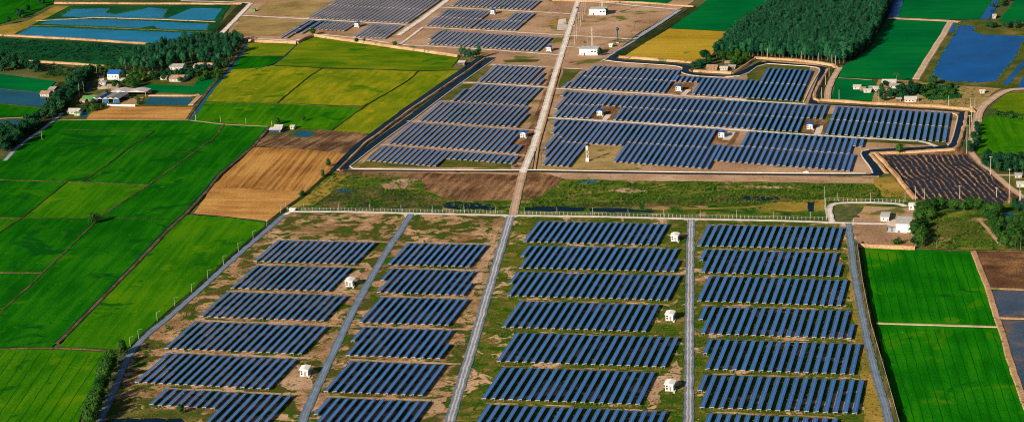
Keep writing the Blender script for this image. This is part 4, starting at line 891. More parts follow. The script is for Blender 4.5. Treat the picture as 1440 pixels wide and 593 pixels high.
for r in sorted(rows, key=lambda r: r['a'][1]):
    a, c, n = r['a'], r['c'], r['n']
    st = ((c[0] - a[0]) / (n - 1), (c[1] - a[1]) / (n - 1))
    total = n + r['sb'] + r['sa']
    indiv = count + total <= LIMIT + 14
    if indiv: count += total
    else: LIMIT = -1000
    jr = random.Random(int(a[1] * 10))
    for k in range(-r['sb'], n + r['sa']):
        x = a[0] + st[0] * k; y = a[1] + st[1] * k + jr.uniform(-.25, .25); L = LT; short = ''
        if k < 0: y += LT / 2; L = LT / 2; short = 'short '
        elif k >= n: L = LT / 2; short = 'short '
        if indiv:
            lab = f"{ORD[k + r['sb']]} {short}blue solar panel table from the left, {RANK[r['rank']]}, {BLOCK[r['b']]}"
            table(x, y, L, lab, 'solar tables of the near farm')
        else:
            far_table(x, y, L)
    track_lines.append(((a[0] - 3 + st[0] * -r['sb'], a[1] + LT + 6.0), (c[0] + 12, c[1] + LT + 6.0), r['b']))
for k, c in enumerate([('F', 1240, 290, 1330, 262, 1425, 280, 1430, 330, 1290, 380, 1270, 470, 1200, 480, 1215, 400), ('I', 1260, 540, 1300, 505, 1340, 560, 1330, 600, 1250, 590), ('I', 1190, 130, 1250, 125, 1310, 95, 1300, 120, 1240, 145),
                       ('B', 1090, 395, 1140, 380, 1240, 460, 1230, 500, 1100, 520, 1030, 490), ('C', 300, 320, 420, 280, 400, 330, 300, 420, 250, 440), ('D', 900, 440, 1000, 420, 980, 500, 880, 560), ('A', 900, 180, 1010, 62, 1040, 70, 930, 190), ('C', 1180, 290, 1320, 60, 1330, 120, 1230, 330, 1150, 470)]):
    sheet('bare_patch', Q(*c), -0.03, 'tan_soil', ['bare tan ground left of the nearest cabin of the third block', 'bare tan ground between two cabins of the third block', 'small bare patch above the middle cabin of the third block', 'bare tan ground round the nearest cabin of the leftmost block', 'bare tan ground round the upper cabin of the leftmost block', 'bare tan ground at the lower right of the second block', 'bare tan streak left of the uppermost row of the leftmost block', 'bare tan streak right of the second block'][k], 'soil', amp=2.2, step=4)
# upper farm: near-left of first, far-left of first, near-left of last
UP = [
    (('K', 820, 165), ('K', 930, 55), ('K', 1130, 181)), (('K', 1175, 185), ('K', 1255, 105), None), (('K', 1215, 185), ('K', 1253, 145), None),
    (('K', 683, 298), ('K', 805, 182), ('K', 1115, 325)), (('K', 640, 295), ('K', 735, 215), None),
    (('K', 420, 430), ('K', 565, 300), ('K', 1020, 467)), (('K', 1060, 470), ('K', 1150, 380), None),
    (('K', 212, 582), ('K', 360, 440), ('L', 970, 305)), (('L', 1012, 308), ('L', 1055, 255), ('L', 1055, 310)),
    (('L', 75, 362), ('L', 190, 262), ('L', 517, 400)), (('L', 612, 350), ('L', 675, 298), ('L', 1030, 382)),
    (('M', 265, 207), ('M', 395, 57), ('M', 862, 240)), (('M', 195, 205), ('M', 235, 165), None), (('M', 230, 205), ('M', 330, 90), None),
    (('M', 940, 163), ('M', 965, 125), ('M', 1080, 170)), (('M', 1065, 252), ('M', 1140, 137), ('O', 135, 275)), (('O', 172, 277), ('O', 240, 75), ('O', 472, 295)),
    (('M', 180, 263), ('M', 207, 230), None), (('M', 140, 350), ('M', 240, 232), None), (('M', 133, 400), ('M', 283, 235), ('M', 350, 412)),
    (('M', 450, 325), ('M', 512, 250), ('M', 570, 333)), (('M', 535, 423), ('M', 670, 255), ('O', 465, 503)),
    (('O', 545, 412), ('O', 580, 320), ('O', 632, 415)), (('O', 670, 518), ('O', 745, 330), ('P', 980, 235)),
    (('N', 118, 127), ('N', 150, 85), None), (('N', 115, 177), ('N', 190, 87), None), (('N', 65, 280), ('N', 232, 88), None), (('N', 60, 333), ('N', 272, 90), None),
    (('N', 55, 390), ('N', 310, 92), ('N', 215, 402)), (('N', 375, 247), ('N', 470, 103), ('N', 570, 260)),
    (('N', 535, 370), ('N', 715, 118), ('N', 1062, 408)), (('N', 1105, 412), ('N', 1195, 254), ('N', 1150, 415)), (('N', 1215, 362), ('N', 1278, 260), ('N', 1295, 369)),
    (('N', 1335, 372), ('N', 1425, 165), ('P', 297, 427)), (('P', 335, 430), ('P', 372, 320), None), (('P', 375, 265), ('P', 400, 212), ('P', 420, 268)),
    (('b', 630, 120), ('b', 870, -45), ('b', 1290, 155)), (('b', 440, 252), ('b', 615, 136), ('b', 475, 254)), (('b', 540, 222), ('b', 680, 138), ('b', 580, 224)),
    (('b', 640, 195), ('b', 740, 140), ('b', 860, 208)), (('b', 942, 247), ('b', 1065, 160), ('b', 1135, 258)),
    (('c', 355, 40), ('c', 425, -20), ('c', 870, 65)), (('c', 180, 172), ('c', 325, 60), ('c', 465, 187)), (('c', 505, 190), ('c', 595, 130), ('c', 625, 197)),
    (('c', 650, 198), ('c', 790, 84), ('c', 770, 203)), (('c', 200, 262), ('c', 270, 205), None), (('c', 192, 295), ('c', 315, 207), ('c', 920, 343))]
for near, fr, last in UP:
    a = low(*near); b2 = low(*fr); L = b2[1] - a[1]
    if last is None: n = 1; c = a
    else:
        c = low(*last); n = max(2, round((c[0] - a[0]) / 6.0) + 1)
    for k in range(n):
        t = k / max(1, n - 1); x, y = lerp(a, c, t)
        if L > 92:
            h = (L - 1.8) / 2; far_table(x, y, h); far_table(x, y + h + 1.8, h)
        else: far_table(x, y, L)
fs = empty('distant_solar_tables')
tag(fs, 'many blue solar panel tables filling the upper farm and rows beyond the near ones', 'solar panels', None, 'stuff')
for nm, mk in (('solar_panels', 'solar'), ('end_beams', 'alu'), ('support_frames', 'steel'), ('centre_rails', 'rail')):
    o = far[mk].build(nm, MAT[mk], fs); o['kind'] = 'stuff'
# worn tracks between the rows of the near farm
for k, (p, q, b_) in enumerate(track_lines):
    seg = rough_line([p, q], 6, 0.9, seed=k)
    ribbon('worn_track', seg, 2.4 if b_ > 2 else 3.4, 0.01 + 0.004 * k, 'tan_soil' if b_ < 3 else 'farm_west', None, None, amp=0.8, step=30)

# ------------------------------------------------------------------ cabins, houses and towers
def gable(mb, x0, y0, x1, y1, z, rise, over=0.4, axis='x', thick=0.18):
    x0 -= over; x1 += over; y0 -= over; y1 += over
    if axis == 'x':
        ym = (y0 + y1) / 2
        for (ya, za, yb, zb) in ((y0, z, ym, z + rise), (ym, z + rise, y1, z)):
            v = [(x0, ya, za), (x1, ya, za), (x1, yb, zb), (x0, yb, zb)] + [(x0, ya, za + thick), (x1, ya, za + thick), (x1, yb, zb + thick), (x0, yb, zb + thick)]
            mb.add(v, [(4, 5, 6, 7), (0, 3, 2, 1), (0, 1, 5, 4), (1, 2, 6, 5), (2, 3, 7, 6), (3, 0, 4, 7)])
    else:
        xm = (x0 + x1) / 2
        for (xa, za, xb, zb) in ((x0, z, xm, z + rise), (xm, z + rise, x1, z)):
            v = [(xa, y0, za), (xb, y0, zb), (xb, y1, zb), (xa, y1, za)] + [(xa, y0, za + thick), (xb, y0, zb + thick), (xb, y1, zb + thick), (xa, y1, za + thick)]
            mb.add(v, [(4, 5, 6, 7), (0, 3, 2, 1), (0, 1, 5, 4), (1, 2, 6, 5), (2, 3, 7, 6), (3, 0, 4, 7)])
    return mb
def hip(mb, x0, y0, x1, y1, z, rise, over=0.5):
    x0 -= over; x1 += over; y0 -= over; y1 += over; c = (x1 - x0) * 0.3; ym = (y0 + y1) / 2
    v = [(x0, y0, z), (x1, y0, z), (x1, y1, z), (x0, y1, z), (x0 + c, ym, z + rise), (x1 - c, ym, z + rise),
         (x0, y0, z - .25), (x1, y0, z - .25), (x1, y1, z - .25), (x0, y1, z - .25)]
    return mb.add(v, [(0, 1, 5, 4), (1, 2, 5), (2, 3, 4, 5), (3, 0, 4), (6, 7, 1, 0), (7, 8, 2, 1), (8, 9, 3, 2), (9, 6, 0, 3), (9, 8, 7, 6)])

def cabin(p, label, roofm, w=5.3, d=7.6, h=4.3, lift=0.6, group=None, rz=0.0):
    t = empty('inverter_cabin', (p[0], p[1], 0), rz); tag(t, label, 'cabin', group)
    MB().box(-w / 2, 0, lift, w / 2, d, lift + h).build('wall', MAT['white'], t)
    gable(MB(), -w / 2, 0, w / 2, d, lift + h + .06, .75, .75, 'y', .22).build('roof', MAT[roofm], t)
    for y in (.02, d - .02):
        MB().add([(-w / 2, y, lift + h), (w / 2, y, lift + h), (0, y, lift + h + .7)], [(0, 1, 2)]).build('gable_wall', MAT['white'], t)
    for (x, y) in ((-w / 2 + .3, .3), (w / 2 - .3, .3), (-w / 2 + .3, d - .3), (w / 2 - .3, d - .3), (0, .3)):
        MB().box(x - .25, y - .25, -.3, x + .25, y + .25, lift).build('stilt', MAT['concrete'], t)
    MB().box(-w / 2 - .15, -.5, lift - .16, w / 2 + 1.5, d * .4, lift - .004).build('landing', MAT['concrete'], t)
    for z in (lift + .9, lift + 2.6):
        f_ = MB().box(-w * .42, -.07, z, -w * .42 + 1.3, 0, z + 1.2).build('window', MAT['window_dark'], t)
        MB().box(-w * .42 - .12, -.16, z - .14, -w * .42 + 1.42, -.075, z - .02).build('sill', MAT['off_white'], f_)
    dr = MB().box(w * .02, -.07, lift + .1, w * .02 + 1.2, 0, lift + 2.9).build('door', MAT['rust_roof'], t)
    MB().box(w * .02 + .95, -.13, lift + 1.3, w * .02 + 1.05, -.075, lift + 1.6).build('handle', MAT['steel'], dr)
    MB().box(-w * .02 - .1, -1.0, lift + 3.1, w * .02 + 1.6, 0, lift + 3.22).build('door_hood', MAT['off_white'], t)
    for k in range(2):
        MB().box(w / 2, d * (.5 + .22 * k), lift + 1.0, w / 2 + .5, d * (.5 + .22 * k) + 1.2, lift + 2.2).build('vent_box', MAT['steel'], t)
    st = MB()
    for k in range(5): st.box(w / 2 + .2, -2.3 + k * .38, -.1, w / 2 + 1.4, -1.9 + k * .38, .12 + k * .13)
    st.build('steps', MAT['concrete'], t)
    MB().tube((w / 2 + 1.45, -2.2, 1.0), (w / 2 + 1.45, d * .38, lift + 1.1), .06, .06, 5).build('handrail', MAT['steel'], t)
    return t
def base(t, x, y): return g(t, x, y)
cabin(base('C', 340, 400), 'white cabin beside the second gravel road, between panel rows of the leftmost block', 'white', rz=0.12, group='white inverter cabins of the near farm')
cabin(base('B', 1185, 427), 'nearest white cabin left of the second gravel road', 'white', rz=0.12, group='white inverter cabins of the near farm')
cabin(base('E', 1283, 190), 'farthest white cabin beside the road at the right of the third block', 'white', group='white inverter cabins of the near farm')
cabin(base('I', 1250, 245), 'middle white cabin beside the road at the right of the third block', 'white', group='white inverter cabins of the near farm')
cabin(base('F', 1345, 388), 'nearest white cabin beside the road at the right of the third block', 'white', group='white inverter cabins of the near farm')
for t_, x, y, lab in [('K', 1125, 545, 'blue-roofed white cabin left of the main road'), ('M', 975, 232, 'blue-roofed white cabin under the canal bend'),
                      ('M', 445, 398, 'blue-roofed white cabin nearest the main road on its right'), ('M', 1265, 545, 'blue-roofed white cabin right of the water tower'),
                      ('O', 567, 490, 'rightmost blue-roofed white cabin among the panels'), ('b', 962, 185, 'blue-roofed white cabin in the upper left farm'),
                      ('c', 632, 98, 'blue-roofed white cabin in a notch of the upper panel row'), ('c', 1010, 348, 'blue-roofed white cabin at the end of an upper panel row')]:
    cabin(base(t_, x, y), lab, 'blue_roof', group='blue-roofed cabins of the upper farm')

def house(p, w, d, h, label, roofm='grey_roof', wallm='off_white', rise=1.6, axis='x', rz=0.0, name='farm_house', cat='house', wins=3, lean=False, group=None):
    if name == 'farm_house' and h < 6:
        wallm = 'off_white' if wallm == 'white' else wallm; roofm = 'off_white' if roofm == 'white' else roofm
    if name == 'farm_house': w *= .82; h = min(h * .8, 3.2) if h < 6 else h; rise *= 1.25
    t = empty(name, (p[0], p[1], 0), rz); tag(t, label, cat, group)
    MB().box(-w / 2, 0, -.2, w / 2, d, h).build('wall', MAT[wallm], t)
    gable(MB(), -w / 2, 0, w / 2, d, h + .02, rise, .6, axis).build('roof', MAT[roofm], t)
    if axis == 'x':
        for s, nm in ((-1, 'gable_wall'), (1, 'gable_wall')):
            x = s * (w / 2 - .02)
            MB().add([(x, 0, h), (x, d, h), (x, d / 2, h + rise)], [(0, 1, 2)]).build(nm, MAT[wallm], t)
    else:
        MB().add([(-w / 2, .02, h), (w / 2, .02, h), (0, .02, h + rise)], [(0, 1, 2)]).build('gable_wall', MAT[wallm], t)
    for k in range(wins):
        x = -w / 2 + w * (k + .5) / (wins + .5)
        MB().box(x - .6, -.08, h * .35, x + .6, 0, h * .75).build('window', MAT['window_dark'], t)
    x = w / 2 - w * .12
    MB().box(x - .5, -.08, 0, x + .5, 0, h * .7).build('door', MAT['rust_roof'], t)
    return t
# station at the right end of the fence
def flat_building(p, w, d, h, label, name, roofm='off_white', wins=(), rz=0.0, cat='building', par=.35):
    t = empty(name, (p[0], p[1], 0), rz); tag(t, label, cat)
    MB().box(-w / 2, 0, -.2, w / 2, d, h).build('wall', MAT['white'], t)
    MB().box(-w / 2 - .4, -.4, h + .003, w / 2 + .4, d + .4, h + par).build('roof', MAT[roofm], t)
    for x, z, ww, hh in wins:
        f_ = MB().box(x, -.08, z, x + ww, 0, z + hh).build('window', MAT['window_dark'], t)
    return t
st_ = flat_building(base('g', 622, 415), 11.5, 20, 7.0, 'big white station building at the right end of the road', 'station_building', wins=[(-4.5, .2, 2.0, 1.2)])
MB().box(0.5, -1.4, -.2, 3.2, -.1, .8).build('loading_step', MAT['concrete'], st_)
house(base('g', 498, 338), 6.5, 14, 3.4, 'small white shed beside the station building', 'off_white', 'white', 0.5, name='equipment_shed', cat='shed', wins=1)
house(base('g', 681, 262), 5.0, 9, 3.4, 'small white hut at the end of the looping road', 'white', 'white', 0.4, name='guard_hut', cat='hut', wins=1)
for k, x in enumerate((532, 562)):
    p = base('g', x, 410); t = empty('transformer', (p[0], p[1], 0)); tag(t, ['left grey transformer beside the station building', 'right grey transformer touching the station building'][k], 'transformer', 'station transformers')
    MB().box(-1.4, 0, .3, 1.4, 3.2, 3.2).build('tank', MAT['transformer'], t)
    for s in (-1, 1):
        MB().box(s * 1.8 - .35, .3, .6, s * 1.8 + .35, 2.9, 2.8).build('radiator', MAT['dark_blue'], t)
    for x2 in (-.8, 0, .8): MB().tube((x2, 1.6, 3.2), (x2, 1.6, 4.2), .16, .1).build('bushing', MAT['rust_roof'], t)
    MB().box(-2.4, -.6, -.1, 2.4, 4, .28).build('plinth', MAT['concrete'], t)
# substations by the main road
for (t_, x, y, lab) in [('c', 1340, 103, 'far white substation building right of the main road'), ('c', 1280, 372, 'near white substation building right of the main road')]:
    p = base(t_, x, y)
    s_ = flat_building(p, 21, 16, 7.0, lab, 'substation', 'off_white', [(3.0, 3.6, 2.6, 1.6), (6.8, 3.6, 2.6, 1.6), (-8.5, .4, 2, 2.4)])
    s = MB()
    for k in range(8): s.box(-12.2 + k * .9, -2.2, .0, -11.2 + k * .9, -.2, .4 + k * .42)
    s.build('outer_stair', MAT['concrete'], s_)
def gantry(p, h, label):
    t = empty('gantry_tower', (p[0], p[1], 0)); tag(t, label, 'tower', 'substation gantry towers')
    for sx, sy in ((-1, -1), (1, -1), (1, 1), (-1, 1)):
        MB().tube((sx * .9, sy * .9, 0), (sx * .35, sy * .35, h), .16, .12, 5).build('leg', MAT['off_white'], t)
    br = MB()
    for k in range(int(h / 2.5)):
        z0 = k * 2.5; z1 = z0 + 2.5; r0 = .9 - .55 * z0 / h; r1 = .9 - .55 * z1 / h
        for (ax, ay), (bx, by) in (((-1, -1), (1, -1)), ((1, -1), (1, 1)), ((1, 1), (-1, 1)), ((-1, 1), (-1, -1))):
            br.tube((ax * r0, ay * r0, z0), (bx * r1, by * r1, z1), .07, .07, 4)
    br.build('bracing', MAT['off_white'], t)
    for z in (h * .72, h * .85, h * .97): MB().tube((-2.2, 0, z), (2.2, 0, z), .1, .1, 5).build('cross_arm', MAT['off_white'], t)
gantry(base('c', 1306, 318), 24, 'tall pale lattice tower behind the near substation')
gantry(base('c', 1372, 52), 24, 'tall pale lattice tower behind the far substation')
def mast(p, h, label, group, mat='pole', r=.22, arm=None, name='utility_pole', cat='pole', lamp=True):
    t = empty(name, (p[0], p[1], 0)); tag(t, label, cat, group)
    MB().tube((0, 0, -.3), (0, 0, h), r, r * .65, 7).build('post', MAT[mat], t)
    if arm == 'lamp':
        MB().tube((0, 0, h - .15), (2.3, .5, h + .55), .06, .05, 5).build('arm', MAT[mat], t)
        MB().box(2.1, .3, h + .42, 3.0, .72, h + .62).build('lamp_head', MAT['steel'], t)
    elif arm == 'cross':
        c = MB().box(-1.3, -.1, h - .9, 1.3, .1, h - .7).build('cross_arm', MAT[mat], t)
        for x in (-1.1, 0, 1.1): MB().tube((x, 0, h - .7), (x, 0, h - .3), .07, .05, 5).build('insulator', MAT['white'], t)
    return t
POLES_LEFT = [('A', 843, 77), ('A', 743, 157), ('A', 643, 247), ('A', 538, 343), ('A', 430, 436), ('A', 315, 528), ('B', 197, 52), ('B', 72, 172), ('B', 15, 222), ('', 375.5, 318), ('', 395, 300)]
POLES_LEFT = sorted(POLES_LEFT, key=lambda q: px(*q)[1])
for k, q in enumerate(POLES_LEFT):
    mast(base(*q), 7.0, f'{ORD[k]} lamp post along the left road, counted from the fence corner', 'lamp posts along the left road', arm='lamp', name='lamp_post', cat='lamp post', r=.15)
for k, q in enumerate([('h', 797, 258), ('h', 680, 516), ('h', 655, 600)]):
    mast(base(*q), 8.5, ['pale post among the roadside trees, farthest of three', 'pale post among the roadside trees, middle of three', 'pale post among the roadside trees, nearest of three'][k], 'posts among the roadside trees', arm='lamp', name='lamp_post', cat='lamp post', r=.15)
FP = [('j', 12, 330), ('j', 133, 332), ('j', 366, 338), ('j', 576, 342), ('j', 786, 346), ('j', 996, 350), ('j', 1210, 352), ('j', 1420, 356), ('k', 227, 362), ('k', 447, 366), ('k', 687, 369), ('k', 925, 375), ('k', 1165, 380), ('k', 1410, 384), ('l', 362, 386), ('l', 610, 393), ('l', 860, 398)]
FP = sorted(FP, key=lambda q: px(*q)[0])
for k, q in enumerate(FP):
    mast(base(*q), 6.5, f'{ORD[k]} slim grey pole from the left along the white fence', 'poles along the white fence', mat='concrete', r=.16)
for k, q in enumerate([('l', 957, 330), ('l', 1040, 276), ('l', 1265, 282), ('g', 405, 205), ('g', 635, 205), ('g', 706, 200), ('g', 765, 192), ('g', 290, 360), ('g', 300, 485)]):
    mast(base(*q), [20, 8, 8, 8, 8, 12, 10, 5, 6][k], ['tall pole at the fence corner by the looping road', 'pole at the left of the loop fence', 'second pole along the loop fence', 'third pole along the loop fence', 'fourth pole along the loop fence', 'pole at the corner of the burnt field', 'pole just right of the burnt field corner', 'short pole beside the station yard road', 'short pole at the lower left of the station yard'][k], 'poles round the station yard', mat='concrete', r=.17)
for k, q in enumerate([('c', 1188, 305), ('c', 1202, 260), ('c', 1218, 215), ('c', 1228, 175), ('c', 1240, 135), ('c', 1252, 95), ('c', 1263, 60)]):
    mast(base(*q), 24, f'{ORD[k]} tall slim pole from below along the right of the main road', 'tall poles along the main road', mat='off_white', r=.2, arm='cross')
for k, q in enumerate([('c', 1275, 318), ('c', 1326, 318), ('c', 1356, 50), ('c', 1388, 50)]):
    mast(base(*q), 18, ['slim mast left of the near lattice tower', 'slim mast right of the near lattice tower', 'slim mast left of the far lattice tower', 'slim mast right of the far lattice tower'][k], 'substation masts', mat='steel', r=.16)
PF = [('', 1079.5, 81.5), ('', 1127, 85.5), ('', 1151.5, 88), ('', 1170, 90.5), ('', 1175, 92.5), ('', 1166, 108), ('', 1161, 120), ('', 1155.5, 138), ('', 1180, 141), ('', 1236, 144), ('', 1291, 147), ('', 1334, 149.5), ('', 1365, 153), ('', 1371, 152)]
for k, q in enumerate(PF):
    mast(base(*q), 11, f'{ORD[k]} pale pole along the plantation and the orange dikes, from the left', 'poles along the orange dikes', r=.24)
for k, (q, h) in enumerate([(('', 1359.5, 216), 27), (('', 1363, 188), 18), (('', 1366, 172), 16), (('', 1393, 246), 17), (('', 1419, 286), 30), (('', 1434, 281), 12), (('g', 1003, 190), 12), (('g', 1250, 180), 9), (('g', 1412, 195), 8)]):
    mast(base(*q), h, ['tall pale pole at the right canal corner', 'pole behind the right canal corner', 'farthest pole beside the right canal', 'pole in front of the right hedge', 'tallest pole by the right dirt road', 'short pole at the right edge', 'pole behind the orchard trees, left', 'pole behind the orchard trees, middle', 'pole behind the orchard trees, right'][k], 'poles at the right edge', r=.26, arm='cross')
for k, (q, h) in enumerate([(('i', 72, 92), 6), (('i', 240, 104), 7), (('i', 412, 116), 6), (('i', 585, 128), 5), (('f', 537, 175), 16), (('f', 566, 150), 14), (('f', 283, 458), 8), (('f', 1318, 330), 6), (('a', 655, 520), 13)]):
    mast(base(*q), h, ['first pale post along the farm path', 'second pale post along the farm path', 'third pale post along the farm path', 'fourth pale post along the farm path', 'tall post left of the village warehouses', 'second tall post left of the village warehouses', 'post beside the canal road', 'post at the lower right of the earth yard', 'post beside the village lane'][k], 'posts of the left village', r=.2)

# white and blue water towers
p = base('N', 365, 366); t = empty('water_tower', (p[0], p[1], 0)); tag(t, 'white water tower in the notch of the lower right panel row', 'water tower')
for sx, sy in ((-1, -1), (1, -1), (1, 1), (-1, 1)): MB().box(sx * 1.0 - .14, sy * 1.0 - .14, 0, sx * 1.0 + .14, sy * 1.0 + .14, 11.2).build('leg', MAT['off_white'], t)
for z in (7.2, 10.8): MB().box(-1.2, -1.2, z, 1.2, 1.2, z + .35).build('platform', MAT['off_white'], t)
MB().tube((0, 0, 11.2), (0, 0, 14.4), 1.2, 1.2, 14).build('tank', MAT['white'], t, False)
MB().box(-1.4, -1.4, -.2, 1.4, 1.4, 3.0).build('pump_house', MAT['white'], t)
p = base('d', 138, 288); t = empty('water_tower', (p[0], p[1], 0)); tag(t, 'slim dark blue water tower near the upper canal', 'water tower')
MB().tube((0, 0, -.2), (0, 0, 14.5), .7, .5, 9).build('stem', MAT['dark_blue'], t)
MB().ball((0, 0, 16.2), 1.9, 1.9, 2.1, 12, 8).build('tank', MAT['dark_blue'], t, True)
MB().box(-1.6, -1.6, -.2, 1.6, 1.6, .5).build('footing', MAT['concrete'], t)
house(base('d', 90, 318), 4, 5, 3, 'tiny white hut below the blue water tower', 'white', 'white', .4, name='pump_hut', cat='hut', wins=1)
house(base('b', 270, 78), 4, 4, 3.2, 'tiny green hut on the dry upper left ground', 'green_roof', 'green_roof', .5, name='pump_hut', cat='hut', wins=1)
house(base('j', 52, 343), 5, 3, 1.8, 'small white box at the fence corner', 'white', 'white', .2, name='meter_box', cat='box', wins=1)

# farm houses
H_ = [(('i', 608, 172), 15, 9, 3.2, 'long shed with pale roof and blue front by the small pond', 'off_white', 'dark_blue', 1.2),
      (('i', 628, 152), 10, 7, 3.2, 'shed with pale roof behind the pond shed', 'off_white', 'off_white', 1.2),
      (('i', 722, 152), 5, 6, 3.4, 'small white hut above the small pond', 'white', 'white', .8),
      (('c', 425, 440), 9, 9, 4, 'dark hut under the trees at the canal corner', 'off_white', 'bark_dark', 1.0),
      (('f', 300, 172), 13, 10, 3.5, 'canal-side house with pale roof left of the village', 'rust_roof', 'off_white', 2.2),
      (('f', 345, 140), 9, 14, 3.2, 'dark-roofed canal-side hut behind the pale one', 'grey_roof', 'bark_dark', 1.5),
      (('f', 490, 290), 16, 12, 3.5, 'low house with pale blue grey roof beside the canal road', 'off_white', 'off_white', 1.8),
      (('f', 590, 208), 17, 12, 4.2, 'house with green and rust roof left of the warehouse', 'green_roof', 'rust_roof', 2.0),
      (('f', 762, 58), 17, 16, 6.5, 'white two-storey house with bright blue roof', 'blue_roof', 'white', 2.6),
      (('f', 805, 80), 8, 8, 3.0, 'small pale shed beside the blue-roofed house', 'off_white', 'off_white', 1.0),
      (('f', 755, 118), 16, 9, 3.2, 'long rust-walled shed in the village', 'grey_roof', 'rust_roof', 1.2),
      (('f', 1185, 72), 20, 12, 4.0, 'house with rust roof at the right of the village', 'rust_roof', 'off_white', 2.6),
      (('f', 1140, 38), 14, 10, 4.5, 'house with white front behind the rust-roofed house', 'grey_roof', 'white', 2.2),
      (('a', 1185, 470), 20, 12, 4.0, 'grey-roofed house against the grove', 'grey_roof', 'off_white', 2.2),
      (('a', 1345, 470), 20, 12, 4.2, 'white house right of the grove', 'grey_roof', 'white', 2.0),
      (('O', 885, 220), 9, 10, 3.4, 'white hut at the left of the right-hand farm', 'white', 'white', 1.0),
      (('O', 955, 242), 9, 8, 3.0, 'low pale shed in the right-hand farm yard', 'off_white', 'white', .8),
      (('O', 1020, 230), 9, 9, 3.4, 'white shed in the middle of the right-hand farm', 'white', 'white', 1.0),
      (('O', 1100, 195), 17, 12, 3.8, 'large pale-roofed house of the right-hand farm', 'off_white', 'rust_roof', 2.0),
      (('O', 1155, 212), 19, 9, 3.4, 'long grey-roofed shed of the right-hand farm', 'grey_roof', 'off_white', 1.0),
      (('O', 1245, 305), 14, 10, 3.6, 'white-fronted hut below the right-hand farm', 'off_white', 'white', 1.6),
      (('d', 770, 470), 14, 10, 3.4, 'rust-roofed house inside the canal bend', 'rust_roof', 'rust_roof', 1.6),
      (('d', 850, 475), 10, 8, 3.4, 'pale shed inside the canal bend', 'off_white', 'off_white', 1.0),
      (('d', 905, 465), 9, 8, 3.2, 'dark shed at the right of the canal bend', 'grey_roof', 'bark_dark', 1.0),
      (('', 1436, 263), 9, 8, 3.4, 'white hut at the right edge beside the dirt road', 'white', 'white', 1.0),
      (('', 1437, 291), 9, 8, 3.4, 'pale-roofed hut at the right edge of the orchard', 'off_white', 'off_white', 1.2),
      (('4', 1012, 390), 6, 5, 3.0, 'tiny pale hut left of the winding dirt road', 'off_white', 'off_white', .8),
      (('e', 1235, 125), 5, 10, 5.0, 'concrete sluice hut on the top right canal', 'concrete', 'concrete', .4)]
H_ += [(('f', 690, 92), 9, 7, 3, 'small grey shed left of the long rust-walled shed', 'grey_roof', 'off_white', 1.0),
       (('f', 835, 62), 8, 7, 3, 'small rust-roofed shed right of the blue-roofed house', 'rust_roof', 'off_white', 1.2),
       (('f', 770, 132), 10, 6, 3, 'low tan shed just above the striped warehouse', 'rust_roof', 'rust_roof', 1.0),
       (('f', 520, 300), 8, 6, 3, 'tiny green-roofed shed beside the canal road house', 'green_roof', 'off_white', 1.0),
       (('f', 640, 190), 9, 8, 3, 'narrow grey shed left of the striped warehouse', 'grey_roof', 'bark_dark', 1.0),
       (('f', 905, 110), 9, 7, 3, 'grey shed among trees right of the village centre', 'grey_roof', 'bark_dark', 1.2),
       (('f', 1235, 55), 10, 8, 3, 'green-roofed shed right of the rust-roofed village house', 'green_roof', 'off_white', 1.2),
       (('a', 1225, 500), 10, 8, 3.4, 'rust-roofed shed below the grove houses', 'rust_roof', 'off_white', 1.4),
       (('a', 1130, 500), 9, 8, 3.2, 'dark shed left of the grove houses', 'grey_roof', 'bark_dark', 1.2),
       (('a', 1400, 470), 8, 7, 3, 'small dark shed at the right end of the grove houses', 'grey_roof', 'bark_dark', 1.0),
       (('O', 925, 228), 6, 6, 2.8, 'small rust-roofed shed in the right-hand farm', 'rust_roof', 'rust_roof', .9),
       (('O', 985, 222), 7, 6, 2.8, 'small grey shed in the middle of the right-hand farm', 'grey_roof', 'bark_dark', .9),
       (('O', 1075, 240), 9, 7, 2.8, 'rust-roofed shed below the pale-roofed farm house', 'rust_roof', 'off_white', 1.2),
       (('O', 1165, 300), 6, 6, 2.8, 'tiny dark shed beside the trees of the right-hand farm', 'grey_roof', 'bark_dark', 1.0),
       (('d', 730, 468), 7, 6, 2.8, 'tiny green-roofed shed inside the canal bend', 'green_roof', 'bark_dark', 1.0),
       (('d', 880, 440), 9, 8, 3.0, 'rust-roofed shed among trees behind the canal bend house', 'rust_roof', 'bark_dark', 1.4),
       (('', 1432, 250), 7, 6, 2.8, 'tiny grey shed at the right edge above the white hut', 'grey_roof', 'off_white', 1.0)]
H_ += [(('f', 860, 50), 8, 7, 3, 'small grey roof among trees above the long warehouse', 'grey_roof', 'bark_dark', 1.1),
       (('f', 940, 75), 8, 6, 3, 'rust roof among trees right of the village centre', 'rust_roof', 'bark_dark', 1.1),
       (('f', 610, 225), 7, 6, 3, 'low dark roof below the green and rust house', 'grey_roof', 'bark_dark', 1.0),
       (('f', 555, 215), 7, 6, 3, 'rust roof at the canal side of the village', 'rust_roof', 'off_white', 1.1),
       (('f', 1100, 60), 9, 7, 3, 'grey roof at the left of the grove houses', 'grey_roof', 'off_white', 1.2),
       (('f', 1265, 30), 9, 7, 3, 'rust roof below the white house right of the grove', 'rust_roof', 'bark_dark', 1.2)]
for q, w, d, h, lab, rm, wm, rise in H_:
    house(base(*q), w, d, h, lab, rm, wm, rise, wins=3 if w > 9 else 1)
